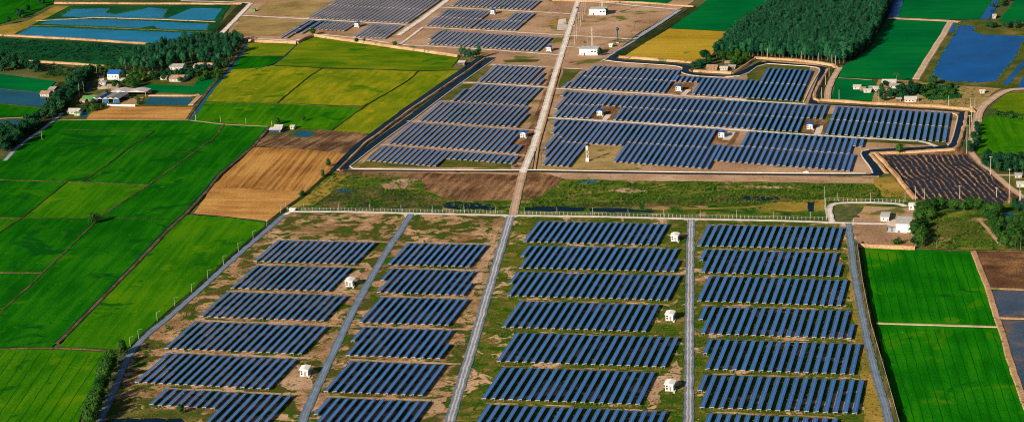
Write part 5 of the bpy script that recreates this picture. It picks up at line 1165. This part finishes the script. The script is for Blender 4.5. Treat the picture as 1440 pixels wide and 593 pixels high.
# warehouses of the village
def warehouse(p, w, d, h, label, bays, roofm, frontm, rz=0.0):
    t = empty('warehouse', (p[0], p[1], 0), rz); tag(t, label, 'warehouse')
    for k in range(bays):
        x0 = -w / 2 + w * k / bays; x1 = x0 + w / bays
        gable(MB(), x0, 0, x1, d, h + (.05 * (k % 2)), 1.8, .1, 'y').build('roof', MAT[roofm[k % len(roofm)]], t)
        MB().add([(x0, .05, h), (x1, .05, h), ((x0 + x1) / 2, .05, h + 1.8)], [(0, 1, 2)]).build('gable_wall', MAT['off_white'], t)
        if k % 2 == 0: MB().box(x0 + .6, -.05, 0, x1 - .6, .12, h * .85).build('front_panel', MAT[frontm], t)
    for k in range(bays + 1):
        x = -w / 2 + w * k / bays
        MB().box(x - .15, .2, -.2, x + .15, .5, h - .02).build('column', MAT['concrete'], t)
    MB().box(-w / 2 + .2, d - .4, -.2, w / 2 - .2, d - .2, h - .02).build('rear_wall', MAT['off_white'], t)
warehouse(base('f', 710, 214), 32, 26, 4.4, 'warehouse with striped grey roof bays and blue fronts', 5, ['grey_roof', 'dark_blue', 'off_white', 'grey_roof'], 'blue_roof')
warehouse(base('f', 862, 172), 42, 16, 5.0, 'long pale-roofed open warehouse behind the blue-fronted one', 2, ['off_white'], 'concrete')
wl2 = empty('yard_wall', (0, 0, 0)); tag(wl2, 'white wall between the warehouses and the brown earth yard', 'wall')
ribbon('wall_panel', Q('f', 722, 236, 910, 239), .4, -.1, 'white', height=2.2, slope=0.02, amp=0, parent=wl2)
MB().box(*base('f', 722, 236), -.1, base('f', 722, 236)[0] + .8, base('f', 722, 236)[1] + .8, 2.5).build('pier', MAT['white'], wl2)

# ------------------------------------------------------------------ fences
def fence(pts, spacing, h, label, mat='off_white', w=.24, rails=(0.5, 1.0), railw=.05):
    t = empty('fence', (pts[0][0], pts[0][1], 0)); tag(t, label, 'fence')
    o = Vector(pts[0]); pm = MB().box(-w / 2, -w / 2, -.2, w / 2, w / 2, h).mesh('post', MAT[mat])
    rail = {q: MB() for q in rails}
    for a, b in zip(pts, pts[1:]):
        a = Vector(a); b = Vector(b); d = b - a; n = max(1, round(d.length / spacing))
        for k in range(n):
            p = a + d * (k / n) - o
            ob('post', pm, t, (p.x, p.y, 0))
        for q in rails:
            z = h * q - .1; pa = a - o; pb = b - o
            rail[q].tube((pa.x, pa.y, z), (pb.x, pb.y, z), railw, railw, 4)
    for q in rails: rail[q].build('rail', MAT[mat], t)
fence(Q('j', 22, 334, 600, 343, 1435, 357) + Q('k', 105, 362), 3.3, 2.5, 'white post fence along the pale road, left of the dirt road', w=.2, railw=.04)
fence(Q('k', 180, 362, 700, 372, 1435, 387) + Q('l', 500, 392, 968, 402), 3.3, 2.5, 'white post fence along the pale road, right of the dirt road', w=.2, railw=.04)
fence(Q('l', 968, 402, 962, 340, 960, 274), 4.0, 2.6, 'grey fence side climbing to the looping road', 'concrete')
fence(Q('l', 960, 276, 1200, 279) + Q('g', 400, 209, 655, 214), 3.6, 2.8, 'white post fence above the looping road')
fence(Q('', 1204.5, 344, 1212.5, 400, 1224.5, 462, 1244.5, 530, 1262, 593, 1275, 640), 4.0, 4.8, 'post fence on top of the long right bank', 'pole', .2, (0.98,), .12)
fence(Q('', 1288, 292, 1289, 320, 1288, 350), 4.0, 3.0, 'post fence right of the station yard', 'concrete', .2, (0.98,), .08)

# ------------------------------------------------------------------ vehicles
def car(p, rz, paint, label, cat='car', pickup=False):
    t = empty('pickup_truck' if pickup else 'parked_car', (p[0], p[1], .15), rz); tag(t, label, cat)
    prof = [(-2.3, .35), (-2.3, 1.0), (-.4, 1.05), (-.1, 1.75), (1.1, 1.75), (1.6, 1.1), (2.3, .95), (2.35, .35)] if pickup else \
           [(-2.1, .3), (-2.1, 1.0), (-1.5, 1.5), (.5, 1.5), (1.2, 1.0), (2.1, .85), (2.15, .3)]
    n = len(prof); v = [(x, -.85, z) for x, z in prof] + [(x, .85, z) for x, z in prof]
    MB().add(v, [tuple(range(n)), tuple(range(2 * n - 1, n - 1, -1))] + [(k, k + n, (k + 1) % n + n, (k + 1) % n) for k in range(n)]).build('body', MAT[paint], t)
    for sx in (-1.35, 1.35):
        for sy in (-1, 1):
            wv = MB().tube((sx, sy * .68, .33), (sx, sy * .9, .33), .34, .34, 10).build('wheel', MAT['rubber'], t)
    for sy in (-1, 1):
        MB().box(-.0 if pickup else -1.1, sy * .87 - .02, 1.1, 1.05 if pickup else .5, sy * .87 + .02, 1.45).build('side_window', MAT['window_dark'], t)
    MB().box(2.3 if not pickup else 2.34, -.7, .6, 2.36 if not pickup else 2.4, .7, .8).build('headlight_bar', MAT['steel'], t)
car(base('c', 1203, 58), 1.35, 'dark_blue', 'dark pickup truck driving on the main road', 'pickup truck', True)
car(base('c', 1122, 160), 0.2, 'transformer', 'grey car parked in the pale gravel yard', 'car')
car(base('P', 65, 446), 0.0, 'white', 'white pickup truck beside the lower canal kerb', 'pickup truck', True)
car(base('L', 1083, 405), 0.3, 'rubber', 'black pickup truck at the end of the main road', 'pickup truck', True)
car(base('f', 690, 70), 1.2, 'white', 'white car on the pale village lane', 'car')
car(base('f', 672, 105), 1.3, 'red_paint', 'red car at the lower end of the village lane', 'car')
car(base('g', 305, 312), 0.1, 'rubber', 'black car in the station yard', 'car')

# ------------------------------------------------------------------ trees
def leaf_tri(r, c, s, out=None):
    n = Vector((r.gauss(0, 1), r.gauss(0, 1), r.gauss(0, 1) + .6))
    if out is not None: n = n * .55 + out * 1.5
    n.normalize()
    u = n.orthogonal().normalized(); w = n.cross(u); a = r.uniform(0, 6.28)
    u, w = u * math.cos(a) + w * math.sin(a), w * math.cos(a) - u * math.sin(a)
    return [c + u * s, c - u * s * .55 + w * s * .8, c - u * s * .5 - w * s * .8]
def crown_geo(r, H, z0, rad, clumps, leaves, ls, shape='ell', lean=.0):
    v = []; f = []
    for k in range(clumps):
        for _ in range(30):
            x, y, z = r.uniform(-1, 1), r.uniform(-1, 1), r.uniform(-1, 1)
            q = x * x + y * y + z * z
            if .12 < q < 1: break
        t = (z + 1) / 2
        if shape == 'spire': k_ = (1 - t) ** .6 * .95 + .12
        elif shape == 'euc': k_ = .55 + .5 * math.sin(math.pi * min(1, t * .9 + .1))
        else: k_ = 1
        c = Vector((x * rad * k_, y * rad * k_, z0 + (H - z0) * t))
        cs = rad * r.uniform(.16, .34)
        for q in range(leaves):
            p = c + Vector((r.gauss(0, cs), r.gauss(0, cs), r.gauss(0, cs * .6)))
            ou = Vector((p.x / rad, p.y / rad, (p.z - (z0 + H) * .5) / (H - z0) * 1.6)); ou = ou.normalized() if ou.length > .01 else Vector((0, 0, 1))
            tri = leaf_tri(r, p, ls * r.uniform(.6, 1.3), ou); n = len(v)
            v += [tuple(a) for a in tri]; f.append((n, n + 1, n + 2))
    return v, f
def trunk_geo(r, H, z0, rb, limbs=4, spread=.3):
    mb = MB(); a = Vector((0, 0, -.3)); seg = 4
    for k in range(seg):
        b = Vector((r.uniform(-.2, .2), r.uniform(-.2, .2), H * .85 * (k + 1) / seg))
        mb.tube(a, b, rb * (1 - .2 * k), rb * (1 - .2 * (k + 1)), 6); a = b
    for k in range(limbs):
        t = r.uniform(0, 6.28); z = z0 + (H - z0) * r.uniform(0.0, .5)
        e = Vector((math.cos(t) * H * spread * r.uniform(.6, 1), math.sin(t) * H * spread * r.uniform(.6, 1), z + H * .18))
        mb.tube((0, 0, z), e, rb * .4, rb * .12, 4)
    return mb
TREE = {}
def tree_kind(name, n, H, z0, rad, clumps, leaves, ls, leafm, barkm, shape, rb, limbs, spread):
    out = []
    for k in range(n):
        r = random.Random(name + str(k)); hh = H * r.uniform(.78, 1.12)
        cr = mesh('crown', *crown_geo(r, hh, z0, rad * r.uniform(.85, 1.15), clumps, leaves, ls, shape), MAT[leafm])
        tr = trunk_geo(r, hh, z0, rb, limbs, spread).mesh('trunk', MAT[barkm])
        out.append((cr, tr))
    TREE[name] = out
tree_kind('euc', 10, 18.0, 4.6, 2.7, 60, 14, .60, 'leaf_euc', 'bark', 'euc', .26, 3, .12)
tree_kind('broad', 5, 9, 2.0, 3.6, 46, 13, .75, 'leaf_broad', 'bark_dark', 'ell', .3, 5, .3)
tree_kind('dark', 4, 10, 2.0, 3.4, 46, 13, .75, 'leaf_dark', 'bark_dark', 'ell', .3, 5, .28)
tree_kind('tall', 5, 13, 1.6, 3.7, 80, 14, .7, 'leaf_broad', 'bark_dark', 'spire', .28, 5, .16)
tree_kind('bush', 3, 3.4, .2, 2.2, 20, 12, .55, 'leaf_broad', 'bark_dark', 'ell', .12, 3, .25)
def palm_kind():
    out = []
    for k in range(2):
        r = random.Random(40 + k); H = 9; v = []; f = []
        for q in range(16):
            a = q * 2.4 + r.uniform(-.2, .2); up = r.uniform(.1, .9); L = r.uniform(2.6, 3.6); pv = None
            d = Vector((math.cos(a), math.sin(a), 0)); s = Vector((-d.y, d.x, 0))
            for i_ in range(5):
                t = i_ / 4; c = Vector((0, 0, H)) + d * L * t + Vector((0, 0, up * L * t * .8 - 1.9 * t * t * L * .5)); w = .42 * (1 - t * .8)
                n = len(v); v += [tuple(c - s * w - Vector((0, 0, .15))), tuple(c + Vector((0, 0, .1))), tuple(c + s * w - Vector((0, 0, .15)))]
                if i_: f += [(n - 3, n - 2, n + 1, n), (n - 2, n - 1, n + 2, n + 1)]
        tr = MB(); p = Vector((0, 0, -.3))
        for i_ in range(5):
            b = Vector((.12 * i_, .05 * i_ * i_ * .3, H * (i_ + 1) / 5)); b.x = 0 if i_ == 4 else b.x; b.y = 0 if i_ == 4 else b.y
            tr.tube(p, b, .22 - .02 * i_, .2 - .02 * i_, 6); p = b
        out.append((mesh('crown', v, f, MAT['leaf_palm']), tr.mesh('trunk', MAT['bark'])))
    TREE['palm'] = out
palm_kind()
NAME = dict(euc='plantation_tree', broad='tree', dark='tree', tall='roadside_tree', bush='bush', palm='palm_tree')
def tree(kind, p, label, group, s=1.0, seed=0, cat='tree', name=None):
    r = random.Random(seed * 31 + int(p[0] * 3) + int(p[1]))
    cr, tr = r.choice(TREE[kind])
    t = empty(name or NAME[kind], (p[0], p[1], 0), r.uniform(0, 6.28)); k = s * r.uniform(.88, 1.12)
    t.scale = (k * r.uniform(.9, 1.1), k * r.uniform(.9, 1.1), k); tag(t, label, cat, group)
    ob('crown', cr, t); ob('trunk', tr, t)
    return t
def inside(poly, x, y):
    c = False; j = len(poly) - 1
    for i_ in range(len(poly)):
        xi, yi = poly[i_]; xj, yj = poly[j]
        if (yi > y) != (yj > y) and x < (xj - xi) * (y - yi) / (yj - yi) + xi: c = not c
        j = i_
    return c
def scatter(poly, n, seed, mind=0.0):
    r = random.Random(seed); x0 = min(p[0] for p in poly); x1 = max(p[0] for p in poly); y0 = min(p[1] for p in poly); y1 = max(p[1] for p in poly)
    out = []; tries = 0
    while len(out) < n and tries < n * 60:
        tries += 1; x, y = r.uniform(x0, x1), r.uniform(y0, y1)
        if inside(poly, x, y) and (not mind or all((x - a) ** 2 + (y - b) ** 2 > mind * mind for a, b in out)): out.append((x, y))
    return out
def along(pts, n, seed, j=1.5):
    r = random.Random(seed); L = [0]
    for a, b in zip(pts, pts[1:]): L.append(L[-1] + (Vector(b) - Vector(a)).length)
    out = []
    for k in range(n):
        s = L[-1] * (k + r.uniform(.2, .8)) / n
        for i_ in range(len(pts) - 1):
            if L[i_] <= s <= L[i_ + 1]:
                q = lerp(pts[i_], pts[i_ + 1], (s - L[i_]) / max(1e-6, L[i_ + 1] - L[i_])); break
        out.append((q[0] + r.uniform(-j, j), q[1] + r.uniform(-j, j)))
    return out

def screen_x(p):
    d = Vector((p[0], p[1], -CAM_H)); return d.dot(CX) / d.dot(FWD)
def plant(kind, pts, fmt, group, s, cat='tree', name=None):
    """one tree per spot; fmt takes the ordinal counted from the left of the picture"""
    for k, p in enumerate(sorted(pts, key=screen_x)):
        tree(kind, p, fmt.format(ORD[k]) if '{}' in fmt else fmt, group, s, k, cat, name)
def wood_mass(name, kind, pts, label, cat, seed, share=2, sc=1.0):
    r = random.Random(seed); v = []; f = []; tv = MB()
    for p in pts:
        cr, tr = r.choice(TREE[kind]); k = r.uniform(.82, 1.15) * sc; a = r.uniform(0, 6.28); ca, sa = math.cos(a), math.sin(a); n = len(v)
        keep = len(cr.polygons) // share; vv = cr.vertices
        for i_ in range(keep * 3):
            c = vv[i_].co; v.append((p[0] + (c.x * ca - c.y * sa) * k, p[1] + (c.x * sa + c.y * ca) * k, c.z * k))
        f += [(n + 3 * q, n + 3 * q + 1, n + 3 * q + 2) for q in range(keep)]
        tv.tube((p[0], p[1], -.3), (p[0], p[1], 14 * k), .26, .12, 4)
    e = empty(name); tag(e, label, cat, None, 'stuff')
    o = ob('crowns', mesh('crowns', v, f, MAT['leaf_mass']), e); o['kind'] = 'stuff'
    o = tv.build('trunks', MAT['bark'], e); o['kind'] = 'stuff'

# plantation: planted on a loose grid; the front trees are single things, the rest one mass
PL = Q('', 1003, 81, 1012, 70, 1026, 54, 1042, 42, 1062, 27, 1090, 12, 1118, -12, 1262, -16, 1250, 14, 1242, 34, 1223, 66, 1205, 80, 1186, 91.5, 1150, 87, 1063, 80.5)
r_ = random.Random(12); front = []; rest = []
x0 = min(p[0] for p in PL); x1 = max(p[0] for p in PL); y0 = min(p[1] for p in PL); y1 = max(p[1] for p in PL)
xx = x0
while xx < x1:
    yy = y0 + r_.uniform(0, 3); first = 0
    while yy < y1:
        p = (xx + r_.uniform(-1.1, 1.1), yy + r_.uniform(-1.6, 1.6))
        if inside(PL, *p):
            if first == 0: front.append(p)
            else: rest.append(p)
            first += 1
        yy += 6.6
    xx += 4.9
rest.sort(key=lambda p: p[0] * p[0] + p[1] * p[1])
plant('euc', front, '{} tree from the left along the front edge of the dense plantation', 'front trees of the plantation', 1.0)
plant('euc', rest[:130], 'slender green tree standing close behind the front trees of the dense plantation', 'trees behind the plantation front', 1.0)
wood_mass('plantation', 'euc', rest[130:], 'dense dark green tree plantation behind its front trees, upper right', 'plantation', 3)
GR = Q('1', 500, 290, 560, 250, 640, 215, 720, 180, 830, 172, 1000, 172, 1015, 185, 960, 260, 900, 275, 800, 272, 700, 300, 640, 308)
gp_ = sorted(scatter(GR, 210, 5, 3.8), key=lambda p: p[0] * p[0] + p[1] * p[1])
plant('euc', gp_[:60], '{} tree from the left along the near side of the dark left grove', 'near trees of the left grove', .8, name='grove_tree')
wood_mass('grove', 'euc', gp_[60:], 'dense dark grove left of the olive fields, behind its near trees', 'grove', 4, 1, .82)
BELT = Q('1', -50, 615, -50, 560, 60, 555, 130, 520, 190, 470, 235, 430, 265, 385, 310, 340, 375, 300, 395, 320, 355, 370, 300, 420, 262, 470, 225, 490, 150, 540, 90, 590, 30, 640)
plant('broad', scatter(Q('1', 395, 470, 440, 445, 400, 420, 330, 470), 8, 78, 4) + scatter(Q('1', 640, 330, 700, 300, 800, 305, 960, 290, 940, 330, 860, 350, 700, 345), 26, 79, 4), '{} green tree from the left half hiding the village roofs', 'trees over the village roofs', .7, name='village_tree')
plant('dark', scatter(BELT, 99, 6, 4.0), '{} dark tree from the left in the belt along the canal road', 'trees along the left canal road', 1.25)
plant('dark', scatter(Q('1', -50, 300, -50, 262, 110, 262, 180, 285, 160, 305, 60, 300), 26, 8, 4.5), '{} dark tree from the left below the orange dike at the left edge', 'trees under the left dike', 1.2)
plant('broad', scatter(Q('1', 440, 400, 470, 350, 520, 340, 600, 345, 590, 385, 520, 380), 14, 77, 4), '{} green tree from the left between the village houses and the green plot', 'trees of the village middle', .62, name='village_tree')
plant('broad', scatter(Q('1', 350, 345, 400, 290, 480, 290, 620, 312, 660, 320, 640, 345, 600, 350, 560, 370, 530, 350, 500, 330, 420, 320), 40, 9, 4), '{} green tree from the left among the village houses', 'village trees', .85, name='village_tree')
plant('dark', along(Q('1', 700, 318, 780, 325, 830, 300, 900, 290, 960, 280), 22, 3, 7) + along(Q('1', 650, 335, 690, 320), 4, 4, 3), '{} dark tree from the left beside the houses at the foot of the grove', 'trees beside the grove houses', .9, name='village_tree')
plant('bush', along(Q('1', 340, 450, 380, 470), 3, 11, 2) + along(Q('1', 545, 400, 590, 440), 5, 12, 3), '{} low bush from the left beside the warehouses', 'warehouse bushes', 1.0, 'bush')
plant('dark', [base('a', *q) for q in ((120, 100), (150, 110), (190, 80), (268, 30), (290, 40), (130, 125), (60, 160))], '{} dark tree from the left in the top left corner', 'trees of the top left corner', .9)
# single trees
tree('broad', base('', 132.5, 314), 'lone dark tree on the winding bund in the rice land', None, .95)
for k, (q, s) in enumerate([(('i', 967, 402), .95), (('i', 930, 472), .85), (('i', 790, 592), .6), (('j', 118, 240), .65)]):
    tree('tall' if k < 2 else 'bush', base(*q), ['slim tree on the ditch of the stubble field, uppermost', 'slim tree on the stubble ditch, second', 'round bush on the stubble ditch, third', 'round bush on the stubble ditch near the fence corner'][k], 'trees on the stubble ditch', s * (.7 if k < 2 else 2.0), name='tree')
for k, (q, s) in enumerate([(('b', 670, 236), .9), (('b', 965, 288), .8), (('b', 1015, 285), .5), (('b', 1222, 312), .7)]):
    tree('broad', base(*q), ['small tree at the bend of the orange dike', 'small tree on the long orange dike', 'low bush tree on the long orange dike', 'small tree at the right of the long orange dike'][k], 'trees on the long dike', s)
plant('euc', [base('c', *q) for q in ((425, 392), (452, 405), (480, 408), (505, 405), (528, 398), (545, 390))], '{} tall tree from the left over the dark hut at the canal corner', 'trees over the canal corner hut', .8, name='tree')
tree('broad', base('P', 695, 318), 'round tree on the bank above the burnt field', None, .95)
tree('broad', base('i', 800, 98), 'small dark tree in the bright green parcel above the shed', None, .6)
tree('broad', base('i', 622, 122), 'round dark tree behind the pond shed', None, .75)
for k, q in enumerate([(818, 150), (828, 130), (740, 215), (760, 235), (715, 265), (735, 290), (690, 330), (715, 345), (700, 385), (670, 420), (650, 455), (680, 470), (630, 510), (655, 535), (615, 560), (640, 585), (590, 590), (610, 625)]):
    tree('tall', base('h', *q), f'{ORD[k]} leafy roadside tree from the top, lower left beside the blue grey road', 'trees along the lower left road', 1.0 if k > 1 else .85)
tree('broad', base('h', 1215, 535), 'small tree in front of the short panel tables', None, .62)
# orchard
plant('broad', along(Q('g', 725, 300, 800, 280, 900, 262, 1000, 262, 1100, 262, 1200, 280, 1280, 300), 26, 21, 5) + along(Q('g', 730, 330, 790, 330), 5, 22, 3), '{} dark green tree from the left in the row behind the orchard garden', 'orchard back row', 1.0, name='orchard_tree')
plant('broad', along(Q('g', 720, 390, 740, 450, 735, 515), 12, 23, 5), '{} dark green tree from the left beside the station yard fence', 'orchard trees by the fence', 1.0, name='orchard_tree')
plant('broad', along(Q('g', 1160, 320, 1220, 350, 1260, 380), 9, 24, 4) + scatter(Q('g', 1240, 380, 1440, 360, 1500, 520, 1300, 530, 1250, 460), 28, 25, 5), '{} dark green tree from the left at the right of the orchard garden', 'orchard right trees', .95, name='orchard_tree')
plant('dark', scatter(Q('g', 1370, 240, 1480, 240, 1480, 320, 1380, 320), 8, 26, 5), '{} dark tree from the left beside the orchard pools', 'trees by the orchard pools', .8, name='orchard_tree')
for k, q in enumerate([('g', 848, 525), ('g', 938, 470), ('g', 1375, 535), ('g', 1412, 535), ('g', 1240, 330), ('e', 577, 560)]):
    tree('palm', base(*q), ['palm tree at the lower left of the orchard', 'low palm in the garden plot', 'left of two palms at the right orchard edge', 'right of two palms at the right orchard edge', 'palm among the orchard back trees', 'palm tree behind the right-hand farm'][k], 'palm trees', [1, .7, 1.1, 1.1, .9, 1.1][k])
tree('bush', base('g', 582, 495), 'round green bush in the station yard', None, 1.6, cat='bush')
# right hedge and farm
plant('dark', along(Q('', 1364, 205, 1362, 216), 5, 31, 2) + along(Q('', 1376, 178, 1372, 196, 1376, 210), 9, 32, 2), '{} dark tree from the left beside the dirt road at the right canal corner', 'trees at the right canal corner', .75, name='hedge_tree')
plant('dark', scatter(Q('', 1386, 225, 1440, 226, 1450, 243, 1405, 244, 1384, 236), 28, 33, 4), '{} dark tree from the left in the thick hedge at the right edge', 'trees of the right hedge', .95, name='hedge_tree')
plant('bush', along(Q('4', 1060, 480, 1186, 495, 1240, 500), 12, 34, 3), '{} low bush from the left between the two right edge fields', 'bushes between the right fields', 1.4, 'bush')
plant('dark', scatter(Q('O', 1030, 270, 1060, 195, 1190, 210, 1290, 200, 1310, 235, 1220, 280, 1180, 300, 1050, 305), 24, 35, 4.5), '{} dark tree from the left round the right-hand farm houses', 'trees of the right-hand farm', .8)
tree('dark', base('e', 825, 572), 'big round tree at the lower left corner of the blue pond', None, 1.35)
plant('bush', scatter(Q('', 1290, 122, 1345, 122, 1345, 138, 1300, 140), 16, 36, 5), '{} green bush from the left below the blue pond', 'bushes below the blue pond', 1.3, 'bush')
plant('dark', along(Q('e', 1240, 60, 1300, 20, 1340, -5), 8, 37, 5) + along(Q('e', 1180, 190, 1300, 190, 1440, 180), 12, 38, 6), '{} dark bushy tree from the left along the top right canal bank', 'trees of the top right canal', .75)
plant('dark', scatter(Q('d', 640, 475, 700, 400, 770, 380, 800, 420, 720, 460, 660, 490), 10, 39, 4), '{} dark tree from the left beside the house inside the canal bend', 'trees in the canal bend', .95)
plant('broad', scatter(Q('d', 800, 400, 860, 340, 1000, 370, 1030, 400, 920, 460, 850, 440), 22, 40, 5), '{} green tree from the left between the canal bend house and the plantation', 'trees behind the canal bend house', .95)
plant('dark', [base('d', *q) for q in ((15, 355), (18, 375), (60, 100))], '{} dark tree from the left beside the substation buildings', 'trees by the substations', .8)

# ------------------------------------------------------------------ scrub, weeds and reeds
def clumps(name, poly_list, mat, label, cat, hmin, hmax, ls, seed, lv=10, avoid=()):
    def on_road(x, y):
        for pts, w in avoid:
            for (ax, ay), (bx, by) in zip(pts, pts[1:]):
                if min(ay, by) - 3 <= y <= max(ay, by) + 3:
                    dx, dy = bx - ax, by - ay; t = max(0, min(1, ((x - ax) * dx + (y - ay) * dy) / (dx * dx + dy * dy)))
                    if (x - ax - dx * t) ** 2 + (y - ay - dy * t) ** 2 < w * w: return True
        return False
    r = random.Random(seed); v = []; f = []
    for poly, n in poly_list:
        for (x, y) in scatter(poly, n, seed):
            if avoid and on_road(x, y): continue
            h = r.uniform(hmin, hmax); w = h * r.uniform(.6, 1.1)
            for q in range(lv):
                p = Vector((x + r.gauss(0, w * .5), y + r.gauss(0, w * .5), abs(r.gauss(0, .35)) * h + .05))
                tri = leaf_tri(r, p, ls * h * r.uniform(.5, 1.2)); k = len(v)
                v += [tuple(a) for a in tri]; f.append((k, k + 1, k + 2))
        seed += 1
    o = ob(name, mesh(name, v, f, MAT[mat])); tag(o, label, cat, None, 'stuff')
SB_L = Q('', 476, 243, 560, 247, 590, 255, 605, 268, 640, 280, 640, 290, 424, 294, 430, 275)
SB_R = Q('', 795, 255, 960, 256, 1100, 258, 1236, 260, 1270, 280, 1160, 284, 1100, 286, 960, 290, 780, 290, 745, 283)
clumps('scrub_bushes', [(SB_L, 700), (SB_R, 1700), (Q('', 640, 284, 700, 285, 712, 298, 640, 296), 60), (Q('', 735, 280, 780, 286, 780, 292, 735, 292), 70)], 'leaf_shrub', 'low green bushes covering the scrub belt', 'scrub', .7, 2.1, .42, 50, 11)
clumps('meadow_bushes', [(Q('1', 0, 165, 330, 180, 600, 200, 500, 270, 340, 255, 0, 235), 380), (Q('1', 130, 300, 240, 275, 370, 292, 300, 330), 110)], 'leaf_dark', 'dark bushes in the deep green meadow', 'scrub', 1.6, 3.6, .38, 60, 14)
clumps('garden_plants', [(Q('g', 790, 300, 1100, 300, 1180, 440, 1230, 520, 790, 515), 330), (Q('', 1290, 118, 1372, 124, 1372, 152, 1300, 150), 150)], 'leaf_shrub', 'low garden plants and weeds on the right', 'plants', .8, 2.2, .4, 70, 10)
ROADS = [(Q('', 400, 302, 330, 362, 241, 443, 199, 478, 174, 515, 152, 566, 124, 640), 2.9), (Q('', 578, 301, 534, 368, 493, 443, 452, 530, 404, 640), 3.2),
         (Q('', 718, 304, 677, 443, 618, 640), 3.4), (Q('', 972, 309, 969.5, 470, 968, 640), 3.1), (Q('', 1193, 314, 1217, 466, 1264, 640), 2.8)]
W1_ = Q('', 404, 302, 577, 303, 712, 306, 668, 470, 632, 593, 150, 593, 180, 510, 240, 450); W2_ = Q('', 720, 307, 971, 310, 1190, 317, 1214, 460, 1248, 593, 640, 593, 672, 470)
clumps('weeds', [(W1_, 5200), (W2_, 9000)], 'dry_tuft', 'grass tufts and weeds over the near farm ground', 'weeds', .4, 1.05, .6, 80, 5, ROADS)

def edge_reeds(name, lines, label, seed, mat='leaf_shrub', gap=2.2, h0=.7, h1=2.0):
    r = random.Random(seed); v = []; f = []
    for pts in lines:
        for a, b in zip(pts, pts[1:]):
            d = Vector(b) - Vector(a); n = int(d.length / gap)
            for k in range(n):
                if r.random() < .3: continue
                p0 = Vector(a) + d * (k / max(1, n)); h = r.uniform(h0, h1)
                for q in range(7):
                    p = Vector((p0.x + r.gauss(0, .9), p0.y + r.gauss(0, .9), abs(r.gauss(0, .35)) * h + .05))
                    t = leaf_tri(r, p, .45 * h * r.uniform(.5, 1.2)); m_ = len(v); v += [tuple(c) for c in t]; f.append((m_, m_ + 1, m_ + 2))
    tag(ob(name, mesh(name, v, f, MAT[mat])), label, 'reeds', None, 'stuff')
edge_reeds('pond_reeds', [Q('e', 815, 490, 850, 430, 900, 330, 965, 235, 985, 190, 1000, 168, 1105, 178, 1100, 215, 1160, 235, 1435, 245), Q('e', 1425, 290, 1390, 375, 1250, 545, 1120, 558, 890, 545, 815, 490),
    Q('1', 255, 68, 300, 38, 460, 36, 440, 55, 480, 60, 580, 42, 700, 38, 680, 72, 255, 70), Q('1', 165, 100, 235, 78, 500, 82, 870, 100, 862, 128, 660, 122, 580, 118, 300, 106), Q('1', 70, 145, 130, 112, 400, 122, 800, 138)], 'reeds and weeds on the margins of the ponds', 5)
edge_reeds('path_weeds', [Q('', 378, 180, 357, 205, 310, 244, 288, 272, 262, 300, 238, 322, 182, 381, 94, 470), Q('', 82, 488, 163, 492), Q('', 315, 175, 302, 194, 272, 215, 209, 260, 163, 290, 133, 314, 66, 379, 4, 437),
    Q('m', 345, 46, 1092, 66, 1180, 300, 1258, 568), Q('m', 1262, 577, 1330, 800, 1436, 1115), Q('', 492, 216, 452, 252, 404, 291, 376, 311), Q('', 395, 300, 330, 355, 283, 397, 233, 442, 190, 477),
    Q('d', 150, 392, 480, 196), Q('b', 395, 441, 730, 457, 1380, 476), Q('', 1206, 346, 1214, 400, 1226, 462, 1247, 530, 1266, 593)], 'ragged weeds along paths, bunds and ditches', 6, 'leaf_dark', 1.8, .4, 1.0)
